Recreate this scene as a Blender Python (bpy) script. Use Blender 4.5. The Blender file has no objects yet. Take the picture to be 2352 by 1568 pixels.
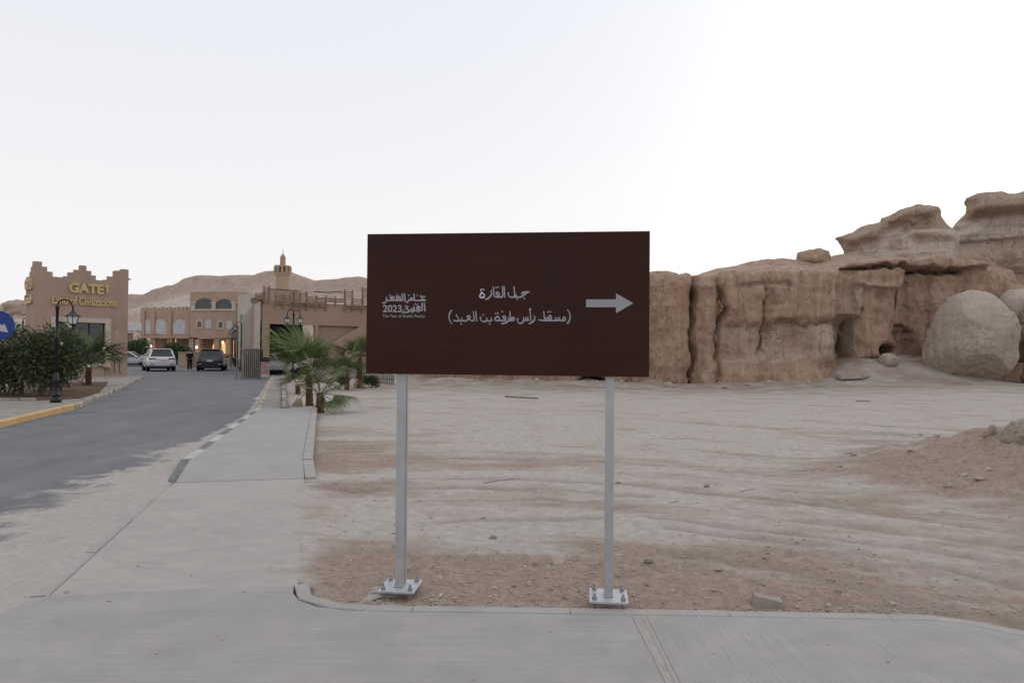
import bpy, bmesh, math, random
import numpy as np
from mathutils import Vector, Matrix
sc = bpy.context.scene
COL = sc.collection
R = math.radians
rng = random.Random(7)
# ------------------------------------------------------------------ camera
EYE = 1.74
PITCH, ROLL = R(0.80), 0.0085
_f = Vector((0, math.cos(PITCH), math.sin(PITCH)))
_r0 = Vector((1, 0, 0)); _u0 = _r0.cross(_f)
CR = _r0 * math.cos(ROLL) + _u0 * math.sin(ROLL)
CU = -_r0 * math.sin(ROLL) + _u0 * math.cos(ROLL)
CAM = Vector((0, 0, EYE))
cd = bpy.data.cameras.new('camera'); cam = bpy.data.objects.new('camera', cd); COL.objects.link(cam)
cd.sensor_width = 36; cd.lens = 24; cd.clip_start = 0.05; cd.clip_end = 5000
cam.matrix_world = Matrix(((CR.x, CU.x, -_f.x, 0), (CR.y, CU.y, -_f.y, 0), (CR.z, CU.z, -_f.z, EYE), (0, 0, 0, 1)))
sc.camera = cam
# ------------------------------------------------------------------ world and sun
SUN_EL, SUN_AZ = R(24), R(38)          # azimuth measured from +Y towards +X
w = bpy.data.worlds.new('World'); sc.world = w; w.use_nodes = True
_n = w.node_tree.nodes; _l = w.node_tree.links
bg = _n['Background']
sky = _n.new('ShaderNodeTexSky'); sky.sky_type = 'NISHITA'; sky.sun_disc = False
sky.sun_elevation = SUN_EL; sky.sun_rotation = SUN_AZ
sky.altitude = 150; sky.air_density = 1.0; sky.dust_density = 7.0; sky.ozone_density = 1.0
hs = _n.new('ShaderNodeHueSaturation'); hs.inputs['Saturation'].default_value = 0.45
mx = _n.new('ShaderNodeMix'); mx.data_type = 'RGBA'; mx.inputs['Factor'].default_value = 0.94
# dusty evening veil over the whole dome, thicker and warmer towards the horizon all round
_tc = _n.new('ShaderNodeTexCoord'); _sx = _n.new('ShaderNodeSeparateXYZ'); _l.new(_tc.outputs['Generated'], _sx.inputs[0])
_mr = _n.new('ShaderNodeMapRange'); _mr.interpolation_type = 'SMOOTHSTEP'; _mr.inputs[1].default_value = 0.0; _mr.inputs[2].default_value = 0.5
_l.new(_sx.outputs['Z'], _mr.inputs[0])
vx = _n.new('ShaderNodeMix'); vx.data_type = 'RGBA'; _l.new(_mr.outputs[0], vx.inputs['Factor'])
vx.inputs['A'].default_value = (7.92, 7.75, 7.76, 1); vx.inputs['B'].default_value = (6.82, 7.0, 7.5, 1)
_l.new(vx.outputs['Result'], mx.inputs['B'])
_l.new(sky.outputs[0], hs.inputs['Color']); _l.new(hs.outputs[0], mx.inputs['A'])
_l.new(mx.outputs['Result'], bg.inputs['Color'])
bg.inputs['Strength'].default_value = 0.125
sl = bpy.data.lights.new('sun', 'SUN'); so = bpy.data.objects.new('sun', sl); COL.objects.link(so)
sl.energy = 0.5; sl.angle = R(50); sl.color = (1, 0.94, 0.86)
_sd = Vector((math.sin(SUN_AZ) * math.cos(SUN_EL), math.cos(SUN_AZ) * math.cos(SUN_EL), math.sin(SUN_EL)))
so.rotation_euler = _sd.to_track_quat('Z', 'Y').to_euler(); so.location = (20, 20, 40)
vs = sc.view_settings
vs.view_transform = 'Standard'; vs.look = 'None'; vs.exposure = 0.0; vs.gamma = 1.0; vs.use_curve_mapping = False
# ------------------------------------------------------------------ pixel -> place (photo measured on a 2352 px wide print)
def ray(dx, dy):
    return (_f + CR * ((dx - 1176) / 1568) + CU * ((784 - dy) / 1568))
def gp(dx, dy, z=0.0):
    d = ray(dx, dy); t = (z - EYE) / d.z
    return Vector((d.x * t, d.y * t, z))
def at(dx, dy, Y):
    d = ray(dx, dy); t = Y / d.y
    return Vector((d.x * t, Y, EYE + d.z * t))
class Plane:
    """vertical plane through p0 along unit direction u: pixel -> (u, z)"""
    def __init__(s, p0, p1):
        s.p0 = Vector((p0[0], p0[1], 0)); d = Vector((p1[0] - p0[0], p1[1] - p0[1], 0)); s.L = d.length; s.u = d.normalized()
        s.n = Vector((s.u.y, -s.u.x, 0)); s.rz = math.atan2(s.u.y, s.u.x)
    def hit(s, dx, dy):
        d = ray(dx, dy); t = (s.p0 - Vector((0, 0, 0))).dot(s.n) / d.dot(s.n)
        q = d * t; return ((q - s.p0).dot(s.u), EYE + q.z)
# ------------------------------------------------------------------ object helpers
def tag(o, label=None, cat=None, group=None, kind=None):
    if label: o['label'] = label
    if cat: o['category'] = cat
    if group: o['group'] = group
    if kind: o['kind'] = kind
    return o
def empty(name, loc=(0, 0, 0), rz=0.0, label=None, cat=None, group=None):
    o = bpy.data.objects.new(name, None); COL.objects.link(o); o.empty_display_size = .2
    o.location = loc; o.rotation_euler = (0, 0, rz)
    return tag(o, label, cat, group)
def link(name, me, mat=None, parent=None, loc=None, rot=None):
    o = bpy.data.objects.new(name, me); COL.objects.link(o)
    if mat is not None and len(me.materials) == 0: me.materials.append(mat)
    if parent: o.parent = parent
    if loc is not None: o.location = loc
    if rot is not None: o.rotation_euler = rot
    return o
def np_mesh(name, v, f, smooth=False):
    me = bpy.data.meshes.new(name)
    v = np.asarray(v, np.float32); f = np.asarray(f, np.int32)
    n = f.shape[1]
    me.vertices.add(len(v)); me.vertices.foreach_set('co', v.ravel())
    me.loops.add(f.size); me.loops.foreach_set('vertex_index', f.ravel())
    me.polygons.add(len(f)); me.polygons.foreach_set('loop_start', np.arange(0, f.size, n, dtype=np.int32))
    me.polygons.foreach_set('loop_total', np.full(len(f), n, np.int32))
    if smooth: me.polygons.foreach_set('use_smooth', np.ones(len(f), bool))
    me.update(calc_edges=True); me.validate(); return me
def attr(me, name, vals):
    a = me.attributes.new(name, 'FLOAT', 'POINT'); a.data.foreach_set('value', np.asarray(vals, np.float32))
class MB:
    def __init__(s): s.v = []; s.f = []; s.M = Matrix.Identity(4)
    def add(s, vs_, fs_):
        b = len(s.v); s.v += [tuple(s.M @ Vector(q)) for q in vs_]; s.f += [tuple(i + b for i in q) for q in fs_]; return s
    def box(s, x0, x1, y0, y1, z0, z1, bev=0.0):
        if bev > 0:
            b = min(bev, (x1 - x0) * .45, (y1 - y0) * .45, (z1 - z0) * .45); bm = bmesh.new()
            bmesh.ops.create_cube(bm, size=1)
            for q in bm.verts: q.co = Vector(((x0 + x1) / 2 + q.co.x * (x1 - x0), (y0 + y1) / 2 + q.co.y * (y1 - y0), (z0 + z1) / 2 + q.co.z * (z1 - z0)))
            bmesh.ops.bevel(bm, geom=bm.edges[:], offset=b, segments=1, affect='EDGES')
            bm.verts.index_update(); s.add([q.co.copy() for q in bm.verts], [[q.index for q in fc.verts] for fc in bm.faces]); bm.free(); return s
        return s.add([(x, y, z) for z in (z0, z1) for y in (y0, y1) for x in (x0, x1)],
                     [(0, 2, 3, 1), (4, 5, 7, 6), (0, 1, 5, 4), (2, 6, 7, 3), (0, 4, 6, 2), (1, 3, 7, 5)])
    def bar(s, a, b, w_, h_=None, up=(0, 0, 1)):
        a = Vector(a); b = Vector(b); d = (b - a).normalized(); h_ = h_ or w_
        up = Vector(up)
        if abs(d.dot(up)) > .98: up = Vector((0, 1, 0))
        x = d.cross(up).normalized() * (w_ / 2); y = x.cross(d).normalized() * (h_ / 2)
        q = [p + sx * x + sy * y for p in (a, b) for sx, sy in ((-1, -1), (1, -1), (1, 1), (-1, 1))]
        return s.add(q, [(3, 2, 1, 0), (4, 5, 6, 7), (0, 1, 5, 4), (1, 2, 6, 5), (2, 3, 7, 6), (3, 0, 4, 7)])
    def tube(s, pts, rad, n=8, cap=True):
        pts = [Vector(p) for p in pts]; m = len(pts)
        rad = [rad] * m if not hasattr(rad, '__len__') else rad
        vs_ = []; prev = None
        for i, p in enumerate(pts):
            d = (pts[min(i + 1, m - 1)] - pts[max(i - 1, 0)]).normalized()
            if prev is None: x = d.orthogonal().normalized()
            else: x = (prev - d * prev.dot(d)).normalized()
            prev = x; y = d.cross(x)
            vs_ += [p + (x * math.cos(2 * math.pi * k / n) + y * math.sin(2 * math.pi * k / n)) * rad[i] for k in range(n)]
        fs_ = [(i * n + k, i * n + (k + 1) % n, (i + 1) * n + (k + 1) % n, (i + 1) * n + k) for i in range(m - 1) for k in range(n)]
        if cap: fs_ += [tuple(range(n - 1, -1, -1)), tuple(range((m - 1) * n, m * n))]
        return s.add(vs_, fs_)
    def lathe(s, prof, n=16, c=(0, 0, 0), axis='z', cap=True):
        vs_ = []
        for r, z in prof:
            for k in range(n):
                a = 2 * math.pi * k / n; p = (r * math.cos(a), r * math.sin(a), z)
                if axis == 'y': p = (p[0], p[2], p[1])
                if axis == 'x': p = (p[2], p[0], p[1])
                vs_.append((p[0] + c[0], p[1] + c[1], p[2] + c[2]))
        m = len(prof)
        fs_ = [(i * n + k, i * n + (k + 1) % n, (i + 1) * n + (k + 1) % n, (i + 1) * n + k) for i in range(m - 1) for k in range(n)]
        if cap: fs_ += [tuple(range(n - 1, -1, -1)), tuple(range((m - 1) * n, m * n))]
        return s.add(vs_, fs_)
    def prism(s, poly, y0, y1):
        """poly in (x, z), extruded along y"""
        n = len(poly); vs_ = [(x, y, z) for y in (y0, y1) for x, z in poly]
        return s.add(vs_, [tuple(range(n)), tuple(range(2 * n - 1, n - 1, -1))] + [(i, i + n, (i + 1) % n + n, (i + 1) % n) for i in range(n)])
    def slab(s, poly, z0, z1):
        n = len(poly); vs_ = [(x, y, z) for z in (z0, z1) for x, y in poly]
        return s.add(vs_, [tuple(range(n - 1, -1, -1)), tuple(range(n, 2 * n))] + [(i, (i + 1) % n, (i + 1) % n + n, i + n) for i in range(n)])
    def mesh(s, name, smooth=False):
        me = bpy.data.meshes.new(name); me.from_pydata(s.v, [], s.f)
        bm = bmesh.new(); bm.from_mesh(me); bmesh.ops.recalc_face_normals(bm, faces=bm.faces[:]); bm.to_mesh(me); bm.free()
        if smooth:
            for p in me.polygons: p.use_smooth = True
        me.update(); return me
    def build(s, name, mat, parent=None, smooth=False, loc=None, rot=None):
        return link(name, s.mesh(name, smooth), mat, parent, loc, rot)
def copy_tree(o, parent=None, keep=True):
    c = o.copy(); COL.objects.link(c); c.parent = parent
    for ch in list(o.children): copy_tree(ch, c)
    return c
def smooth_by_angle(o, deg=40):
    me = o.data
    for p in me.polygons: p.use_smooth = True
    bm = bmesh.new(); bm.from_mesh(me)
    for e in bm.edges:
        if len(e.link_faces) == 2 and e.calc_face_angle(0) > R(deg): e.smooth = False
    bm.to_mesh(me); bm.free()
# ------------------------------------------------------------------ numpy noise
_rs = np.random.RandomState(3)
_perm = np.concatenate([_rs.permutation(256)] * 3).astype(np.int32)
_grad = _rs.normal(size=(256, 3)).astype(np.float32); _grad /= np.linalg.norm(_grad, axis=1)[:, None]
def pn(p, scale=1.0, seed=0.0):
    p = np.asarray(p, np.float32) * scale + seed * 17.31
    i = np.floor(p).astype(np.int32); f = p - i; i &= 255
    u = f * f * f * (f * (f * 6 - 15) + 10)
    res = 0
    for cx in (0, 1):
        wx = u[:, 0] if cx else 1 - u[:, 0]
        for cy in (0, 1):
            wy = u[:, 1] if cy else 1 - u[:, 1]
            for cz in (0, 1):
                wz = u[:, 2] if cz else 1 - u[:, 2]
                h = _perm[_perm[_perm[(i[:, 0] + cx) & 255] + ((i[:, 1] + cy) & 255)] + ((i[:, 2] + cz) & 255)]
                g = _grad[h]
                res = res + wx * wy * wz * (g[:, 0] * (f[:, 0] - cx) + g[:, 1] * (f[:, 1] - cy) + g[:, 2] * (f[:, 2] - cz))
    return res * 1.6
def fbm(p, scale=1.0, octv=4, seed=0.0, gain=.5):
    a = 1; t = 0
    for k in range(octv): t = t + a * pn(p, scale * 2 ** k, seed + k * 1.7); a *= gain
    return t
def P3(x, y, z=0): 
    x = np.asarray(x, np.float32); y = np.asarray(y, np.float32); return np.stack([x.ravel(), y.ravel(), (np.zeros_like(x) + z).ravel()], 1)
def sstep(a, b, x):
    t = np.clip((x - a) / (b - a), 0, 1); return t * t * (3 - 2 * t)
def win(x, a, b, s): return sstep(a - s, a + s, x) * (1 - sstep(b - s, b + s, x))
def segdist(x, y, pts):
    best = np.full(np.shape(x), 1e9, np.float32)
    for (ax, ay), (bx, by) in zip(pts[:-1], pts[1:]):
        dx, dy = bx - ax, by - ay; L = dx * dx + dy * dy + 1e-9
        t = np.clip(((x - ax) * dx + (y - ay) * dy) / L, 0, 1)
        best = np.minimum(best, np.hypot(x - ax - t * dx, y - ay - t * dy))
    return best
def surface_nets(F, org, h):
    nx, ny, nz = F.shape; S = F < 0
    c = [S[i:nx - 1 + i, j:ny - 1 + j, k:nz - 1 + k] for i in (0, 1) for j in (0, 1) for k in (0, 1)]
    allin = c[0].copy(); anyin = c[0].copy()
    for q in c[1:]: allin &= q; anyin |= q
    idx = np.argwhere(anyin & ~allin); n = len(idx)
    cor = [(i, j, k) for i in (0, 1) for j in (0, 1) for k in (0, 1)]
    acc = np.zeros((n, 3), np.float32); cnt = np.zeros(n, np.float32)
    for a in range(8):
        for b in range(a + 1, 8):
            d = np.subtract(cor[b], cor[a])
            if abs(d).sum() != 1: continue
            ia = idx + cor[a]; ib = idx + cor[b]
            fa = F[ia[:, 0], ia[:, 1], ia[:, 2]]; fb = F[ib[:, 0], ib[:, 1], ib[:, 2]]
            m = (fa < 0) != (fb < 0); t = np.where(m, fa / np.where(m, fa - fb, 1), 0)
            acc += np.where(m[:, None], np.array(cor[a], np.float32) + t[:, None] * d, 0); cnt += m
    V = (idx + acc / cnt[:, None]) * h + np.array(org, np.float32)
    vid = np.full((nx - 1, ny - 1, nz - 1), -1, np.int32); vid[idx[:, 0], idx[:, 1], idx[:, 2]] = np.arange(n)
    Q = []
    for ax in range(3):
        s0 = [slice(None)] * 3; s1 = [slice(None)] * 3; s0[ax] = slice(0, -1); s1[ax] = slice(1, None)
        A = S[tuple(s0)]; B = S[tuple(s1)]
        e = np.argwhere(A != B); o1, o2 = (ax + 1) % 3, (ax + 2) % 3
        sh = np.array(vid.shape)
        ok = (e[:, o1] >= 1) & (e[:, o2] >= 1) & (e[:, o1] < sh[o1]) & (e[:, o2] < sh[o2]) & (e[:, ax] < sh[ax]); e = e[ok]
        ins = A[e[:, 0], e[:, 1], e[:, 2]]
        def cell(d1, d2):
            q = e.copy(); q[:, o1] += d1; q[:, o2] += d2; return vid[q[:, 0], q[:, 1], q[:, 2]]
        q = np.stack([cell(-1, -1), cell(0, -1), cell(0, 0), cell(-1, 0)], 1)
        q = np.where(ins[:, None], q, q[:, ::-1]); Q.append(q)
    Q = np.concatenate(Q); Q = Q[(Q >= 0).all(1)]
    return V, Q
def vnormals(V, Q):
    a, b, c, d = V[Q[:, 0]], V[Q[:, 1]], V[Q[:, 2]], V[Q[:, 3]]
    n = np.cross(c - a, d - b); N = np.zeros_like(V)
    for k in range(4): np.add.at(N, Q[:, k], n)
    return N / (np.linalg.norm(N, axis=1)[:, None] + 1e-9)
# ------------------------------------------------------------------ material helpers
class NT:
    def __init__(s, name):
        s.m = bpy.data.materials.new(name); s.m.use_nodes = True; s.t = s.m.node_tree
        s.b = s.t.nodes['Principled BSDF']; s.geo = None
    def n(s, t, **kw):
        q = s.t.nodes.new(t)
        for k, v in kw.items(): setattr(q, k, v)
        return q
    def set(s, sock, v):
        if isinstance(v, bpy.types.NodeSocket): s.t.links.new(v, sock)
        elif isinstance(v, (tuple, list)) and len(v) == 3 and sock.type == 'RGBA': sock.default_value = (*v, 1)
        else: sock.default_value = v
    def pos(s, sx=1, sy=1, sz=1, obj=False):
        if obj: o = s.n('ShaderNodeTexCoord').outputs['Object']
        else: o = s.n('ShaderNodeNewGeometry').outputs['Position']
        if (sx, sy, sz) == (1, 1, 1): return o
        q = s.n('ShaderNodeVectorMath', operation='MULTIPLY'); s.set(q.inputs[0], o); q.inputs[1].default_value = (sx, sy, sz); return q.outputs[0]
    def noise(s, vec, scale, detail=4, rough=.55, dist=0):
        q = s.n('ShaderNodeTexNoise'); s.set(q.inputs['Vector'], vec); q.inputs['Scale'].default_value = scale
        q.inputs['Detail'].default_value = detail; q.inputs['Roughness'].default_value = rough; q.inputs['Distortion'].default_value = dist
        return q.outputs[0]
    def voro(s, vec, scale, feature='F1'):
        q = s.n('ShaderNodeTexVoronoi', feature=feature); s.set(q.inputs['Vector'], vec); q.inputs['Scale'].default_value = scale; return q.outputs[0]
    def ramp(s, fac, a, b, lo=0., hi=1.):
        q = s.n('ShaderNodeMapRange'); s.set(q.inputs[0], fac); q.inputs[1].default_value = a; q.inputs[2].default_value = b
        q.inputs[3].default_value = lo; q.inputs[4].default_value = hi; return q.outputs[0]
    def mix(s, fac, a, b, blend='MIX'):
        q = s.n('ShaderNodeMix', data_type='RGBA', blend_type=blend); s.set(q.inputs['Factor'], fac); s.set(q.inputs['A'], a); s.set(q.inputs['B'], b)
        return q.outputs['Result']
    def math(s, op, a, b=0.):
        q = s.n('ShaderNodeMath', operation=op); s.set(q.inputs[0], a); s.set(q.inputs[1], b); return q.outputs[0]
    def attr(s, name):
        return s.n('ShaderNodeAttribute', attribute_name=name).outputs['Fac']
    def bump(s, h, strength=.5, dist=.02, nrm=None):
        q = s.n('ShaderNodeBump'); s.set(q.inputs['Height'], h); q.inputs['Strength'].default_value = strength; q.inputs['Distance'].default_value = dist
        if nrm is not None: s.set(q.inputs['Normal'], nrm)
        return q.outputs[0]
    def out(s, col=None, rough=.8, nrm=None, spec=.3, metal=0.):
        if col is not None: s.set(s.b.inputs['Base Color'], col)
        s.set(s.b.inputs['Roughness'], rough); s.b.inputs['Specular IOR Level'].default_value = spec; s.b.inputs['Metallic'].default_value = metal
        if nrm is not None: s.set(s.b.inputs['Normal'], nrm)
        return s.m
def plain(name, col, rough=.7, var=.12, scale=3., bump=.0, bscale=40., spec=.3, metal=0., obj=False):
    t = NT(name); p = t.pos(obj=obj); n = t.noise(p, scale, 5)
    c2 = tuple(max(0, c * (1 - var)) for c in col); c1 = tuple(min(1, c * (1 + var)) for c in col)
    c = t.mix(t.ramp(n, .3, .7), c2, c1)
    nr = t.bump(t.noise(p, bscale, 4), bump, .01) if bump else None
    return t.out(c, rough, nr, spec, metal)
def emis(name, col, st):
    t = NT(name); t.b.inputs['Emission Color'].default_value = (*col, 1); t.b.inputs['Emission Strength'].default_value = st
    return t.out(col, .6)
M = {}
# ------------------------------------------------------------------ setting: materials
def mk_ground():
    t = NT('sandy_ground'); p = t.pos()
    a = t.attr('red'); rut = t.attr('rut')
    n1 = t.noise(p, .9, 6, .6); n2 = t.noise(p, 9, 5, .65); st = t.noise(t.pos(.35, 2.6, 1), 1.6, 5, .6)
    f = t.math('ADD', a, t.math('ADD', t.ramp(n1, .25, .75, -.5, .6), t.ramp(st, .3, .7, -.25, .3)))
    f = t.ramp(f, .1, .9)
    pale = t.mix(t.ramp(n2, .3, .7), (.365, .325, .293), (.50, .458, .422))
    red = t.mix(t.ramp(t.noise(p, 14, 6, .7), .3, .72), (.238, .175, .137), (.405, .315, .258))
    c = t.mix(f, pale, red)
    sp = t.ramp(t.noise(p, 55, 3, .7), .60, .70)
    c = t.mix(t.math('MULTIPLY', sp, t.ramp(f, 0, 1, .25, .75)), c, (.19, .155, .13))
    c = t.mix(t.math('MULTIPLY', rut, .55), c, (.25, .205, .17))
    h = t.math('ADD', t.math('MULTIPLY', t.noise(p, 22, 6, .7), .7), t.math('ADD', t.math('MULTIPLY', t.noise(p, 90, 3, .7), .35), t.math('MULTIPLY', t.voro(p, 38), -.35)))
    return t.out(c, .95, t.bump(h, .75, .03), .15)
M['ground'] = mk_ground()
def mk_concrete(name, ca, cb, broom=None, dust=.5, stain=True):
    t = NT(name); p = t.pos()
    n = t.noise(p, 1.7, 8, .68); n2 = t.noise(p, 40, 3, .6)
    c = t.mix(t.ramp(n, .3, .7), ca, cb)
    br = t.noise(t.pos(*(broom or (1.2, 75, 1))), 1.0, 3, .6)
    c = t.mix(t.ramp(br, .35, .65, 0, .42), c, tuple(q * .76 for q in ca)); big = t.noise(p, .55, 5, .6); c = t.mix(t.ramp(big, .45, .7, 0, .4), c, tuple(q * .8 for q in ca))
    dn = t.math('ADD', t.ramp(t.noise(t.pos(1, 1.2, 1), 2.6, 8, .7), .46, .68), t.attr('dust'))
    c = t.mix(t.math('MINIMUM', t.math('MULTIPLY', dn, dust), .9), c, (.41, .372, .342))
    sp = t.ramp(t.noise(p, 130, 2, .5), .66, .72, 0, .5); c = t.mix(sp, c, (.16, .14, .125))
    h = t.math('ADD', t.math('MULTIPLY', br, .8), t.math('MULTIPLY', n2, .5))
    return t.out(c, .88, t.bump(h, .35, .008), .25)
M['slab'] = mk_concrete('broomed_concrete', (.315, .298, .290), (.392, .376, .368))
M['slab2'] = mk_concrete('cross_broomed_concrete', (.315, .298, .290), (.392, .376, .368), (62, 1.6, 1))
M['slab_b'] = mk_concrete('dusty_concrete', (.345, .322, .305), (.418, .394, .376), (5, 14, 1), .8)
M['slab_r'] = mk_concrete('raised_concrete', (.335, .320, .310), (.392, .376, .367), (3, 26, 1), .35)
M['kerb'] = mk_concrete('kerb_concrete', (.33, .31, .295), (.42, .40, .385), (30, 30, 1), .45)
M['kerb_dirty'] = mk_concrete('old_kerb_concrete', (.25, .225, .20), (.42, .38, .31), (12, 12, 1), .5)
M['kerb_white'] = mk_concrete('white_painted_kerb', (.42, .41, .405), (.60, .585, .575), (12, 12, 1), .55)
M['kerb_grey'] = mk_concrete('dark_painted_kerb', (.12, .12, .125), (.23, .225, .22), (12, 12, 1), .45)
M['kerb_yellow'] = mk_concrete('yellow_painted_kerb', (.56, .36, .15), (.65, .44, .21), (8, 8, 1), .22)
M['kerb_worn'] = mk_concrete('worn_yellow_kerb', (.36, .33, .24), (.60, .53, .33), (8, 8, 1), .5)
M['paving'] = mk_concrete('paving', (.24, .215, .20), (.31, .28, .255), (9, 9, 1), .6)
def mk_road():
    t = NT('asphalt'); p = t.pos(); s = t.attr('sand')
    n = t.noise(p, .8, 6, .6); st = t.noise(t.pos(1.0, .4, 1), 1.3, 7, .68)
    c = t.mix(t.ramp(n, .3, .7), (.130, .131, .142), (.160, .160, .168))
    c = t.mix(t.ramp(st, .42, .66, 0, .5), c, (.235, .225, .22))
    c = t.mix(t.ramp(t.noise(p, 160, 2, .6), .58, .72, 0, .5), c, (.27, .26, .25))
    cr = t.ramp(t.voro(t.pos(.22, .16, 1), 1.0, 'DISTANCE_TO_EDGE'), .0, .006, 1, 0)
    cr = t.math('MULTIPLY', cr, t.ramp(t.noise(p, .35, 3), .5, .6)); c = t.mix(t.math('MULTIPLY', cr, .6), c, (.05, .05, .052))
    k = t.math('ADD', s, t.math('ADD', t.ramp(t.noise(p, 2.3, 7, .68, .6), .2, .8, -.55, .55), t.ramp(t.noise(p, .7, 4), .3, .7, -.25, .25)))
    k = t.ramp(k, .32, .68)
    sand = t.mix(t.ramp(t.noise(p, 12, 5, .65), .3, .7), (.355, .318, .288), (.44, .402, .372))
    c = t.mix(t.math('MULTIPLY', k, .93), c, sand)
    h = t.math('ADD', t.math('MULTIPLY', t.noise(p, 120, 2), .6), t.math('MULTIPLY', t.math('MULTIPLY', k, t.noise(p, 18, 5, .7)), 1.2))
    return t.out(c, .9, t.bump(h, .4, .01), .25)
M['road'] = mk_road()
# ------------------------------------------------------------------ plan of the pavements
def xi(pts, y):
    ys = [q[0] for q in pts]; xs = [q[1] for q in pts]; return np.interp(y, ys, xs)
XR = [(5.02, -1.50), (9.3, -2.78), (10.2, -3.02), (18.9, -5.44), (18.91, -6.28), (42, -14.1), (60, -20)]      # right edge of the walk
XL = [(-12, -3.4), (3.6, -3.36), (4.83, -3.28), (8.9, -4.40), (10.1, -4.80), (18.9, -7.06), (42, -14.75), (60, -20.6), (90, -26)]   # road's right edge
XK = [(-12, -7.4), (8, -9.3), (15.0, -11.25), (19.8, -12.65), (26, -15.3), (40, -21.6), (52, -26)]          # road's left edge (kerb)
KERB = [(-1.50, 5.10), (-1.46, 4.96), (-1.39, 4.84), (-1.27, 4.75), (-1.10, 4.70), (-.8, 4.675), (-.1, 4.665), (1.0, 4.65), (2.0, 4.625), (2.80, 4.60), (3.0, 4.53), (3.2, 4.38), (3.6, 4.10), (4.4, 3.6), (6.5, 2.4), (12, 0)]
kx = np.array([q[0] for q in KERB]); ky = np.array([q[1] for q in KERB])
RUTS = []
def rutD(pts, fx): RUTS.append([tuple(gp(*fx(a, b), -.03)[:2]) for a, b in pts])
fA = lambda a, b: (1435.5 + .3955 * a, 849.8 + .3955 * b)
fB = lambda a, b: (689 + .3662 * a, 849.8 + .3662 * b)
for q in ([(140, 850), (780, 930), (1200, 975), (1800, 1050), (2317, 1140)], [(250, 920), (800, 985), (1150, 1010)],
          [(300, 1080), (850, 1150), (1250, 1235), (1500, 1280), (2317, 1470)], [(1300, 1050), (1900, 1160), (2400, 1290)],
          [(0, 655), (400, 700), (900, 760), (1600, 850), (2317, 960)], [(1000, 870), (1700, 960), (2400, 1040)], [(1200, 1340), (1700, 1380), (2300, 1480)]): rutD(q, fA)
for q in ([(100, 730), (340, 760), (900, 745), (1600, 745), (2195, 790)], [(60, 700), (700, 690), (1400, 680), (2195, 710)],
          [(650, 830), (800, 820), (1500, 805), (2100, 850)], [(860, 945), (1300, 930), (1900, 925)]): rutD(q, fB)
def ground_h(x, y, full=True):
    x = np.asarray(x, np.float64); y = np.asarray(y, np.float64); sh = x.shape
    p = P3(x, y)
    near = 1 - sstep(14, 40, y)
    z = -0.035 + .022 * fbm(p, .45, 3, 1).reshape(sh) + (.011 * fbm(p, 2.2, 4, 2).reshape(sh) + .008 * fbm(p, 7, 2, 5).reshape(sh)) * near
    z += .05 * fbm(p, .08, 2, 4).reshape(sh) * sstep(8, 20, y)
    rut = np.zeros(sh)
    wob = .06 * pn(p, 1.3, 9).reshape(sh)
    for k, r in enumerate(RUTS):
        d = segdist(x, y + wob, r); wd = .055 + .02 * (k % 3)
        g = np.exp(-(d / wd) ** 2); z -= .019 * g; rut = np.maximum(rut, g)
        z += .007 * np.exp(-((d - 2.1 * wd) / wd) ** 2)
    sx1 = x - 1.2; scr = y + .29 * (np.sqrt(sx1 ** 2 + 1.2) + sx1)
    z += .009 * fbm(P3(scr * 2.6, x * .16, 6), 1.0, 4, 95, .6).reshape(sh) * (1 - sstep(10, 18, y))
    z += (.020 * fbm(p, 5.5, 4, 97, .6).reshape(sh) + .010 * np.abs(pn(p, 8, 98)).reshape(sh)) * win(y, 3, 6.3, .5) * win(x, -1.2, 3.4, .7)
    # loose heap on the right, and the ground climbing to the boulders
    dm = np.hypot((x - 10.2) / 6.4, (y - 9.9) / 4.3); m = np.clip(1 - dm, 0, None)
    z += .95 * sstep(0, 1, m) * (1 + .25 * fbm(p, .9, 3, 6).reshape(sh)) + sstep(.02, .4, m) * .075 * fbm(p, 2.6, 5, 8, .6).reshape(sh)
    z += .30 * sstep(9, 20, x) * sstep(20, 34, y)
    tal = win(x, 17.4, 25, 1.6) * sstep(33.3, 38.6, y); z += 1.35 * tal * (1 + .2 * fbm(p, .5, 3, 7).reshape(sh))
    z += .25 * sstep(33.5, 36, y) * win(x, -12, 18, 2) * (1 + .8 * fbm(p, .6, 3, 11).reshape(sh))
    z += 4.0 * sstep(70, 220, y) * sstep(-5, 30, x)
    ed = x - xi(XR, np.maximum(y, 5.02)); fl = (y > 5.15) & (y < 9.25); drift = -.012 + .02 * fbm(p, 1.7, 4, 81).reshape(sh) + .006 * pn(p, 9, 83).reshape(sh) - .05 * np.clip(-ed - .1, 0, 1)
    z = np.where(fl, z + (drift - z) * np.exp(-(np.clip(ed, 0, 9) / .25) ** 2), z)
    yk = np.interp(x, kx, ky)
    under = np.maximum((y < yk - .03) & (x > -1.55), x < xi(XR, np.maximum(y, 5.02)) - np.where(fl, .75, .03))
    under = under | ((y < 5.05) & (x < -1.47))
    under &= (y < 95)
    z = np.where(under, -.28, z)
    far_isl = (x < xi(XK, y)) & (x > -60) & (y < 60)
    return z, rut, m
def grow(a, b, step, g, lim):
    out = list(np.arange(a, b + 1e-6, step)); s = step; q = out[-1]
    while q < lim: s *= g; q += s; out.append(q)
    return out
gx = grow(-3, 9, .06, 1.035, 700); gxl = [-q for q in grow(3.06, 8, .10, 1.06, 700)][::-1]
gx = np.array(gxl + gx); gy = np.array([-60, -30, -15, -8, -4, 0, 2, 3] + grow(3.6, 9, .045, 1.022, 900))
GX, GY = np.meshgrid(gx, gy)
GZ, RUT, MOUND = ground_h(GX, GY)
nx_, ny_ = len(gx), len(gy)
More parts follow.
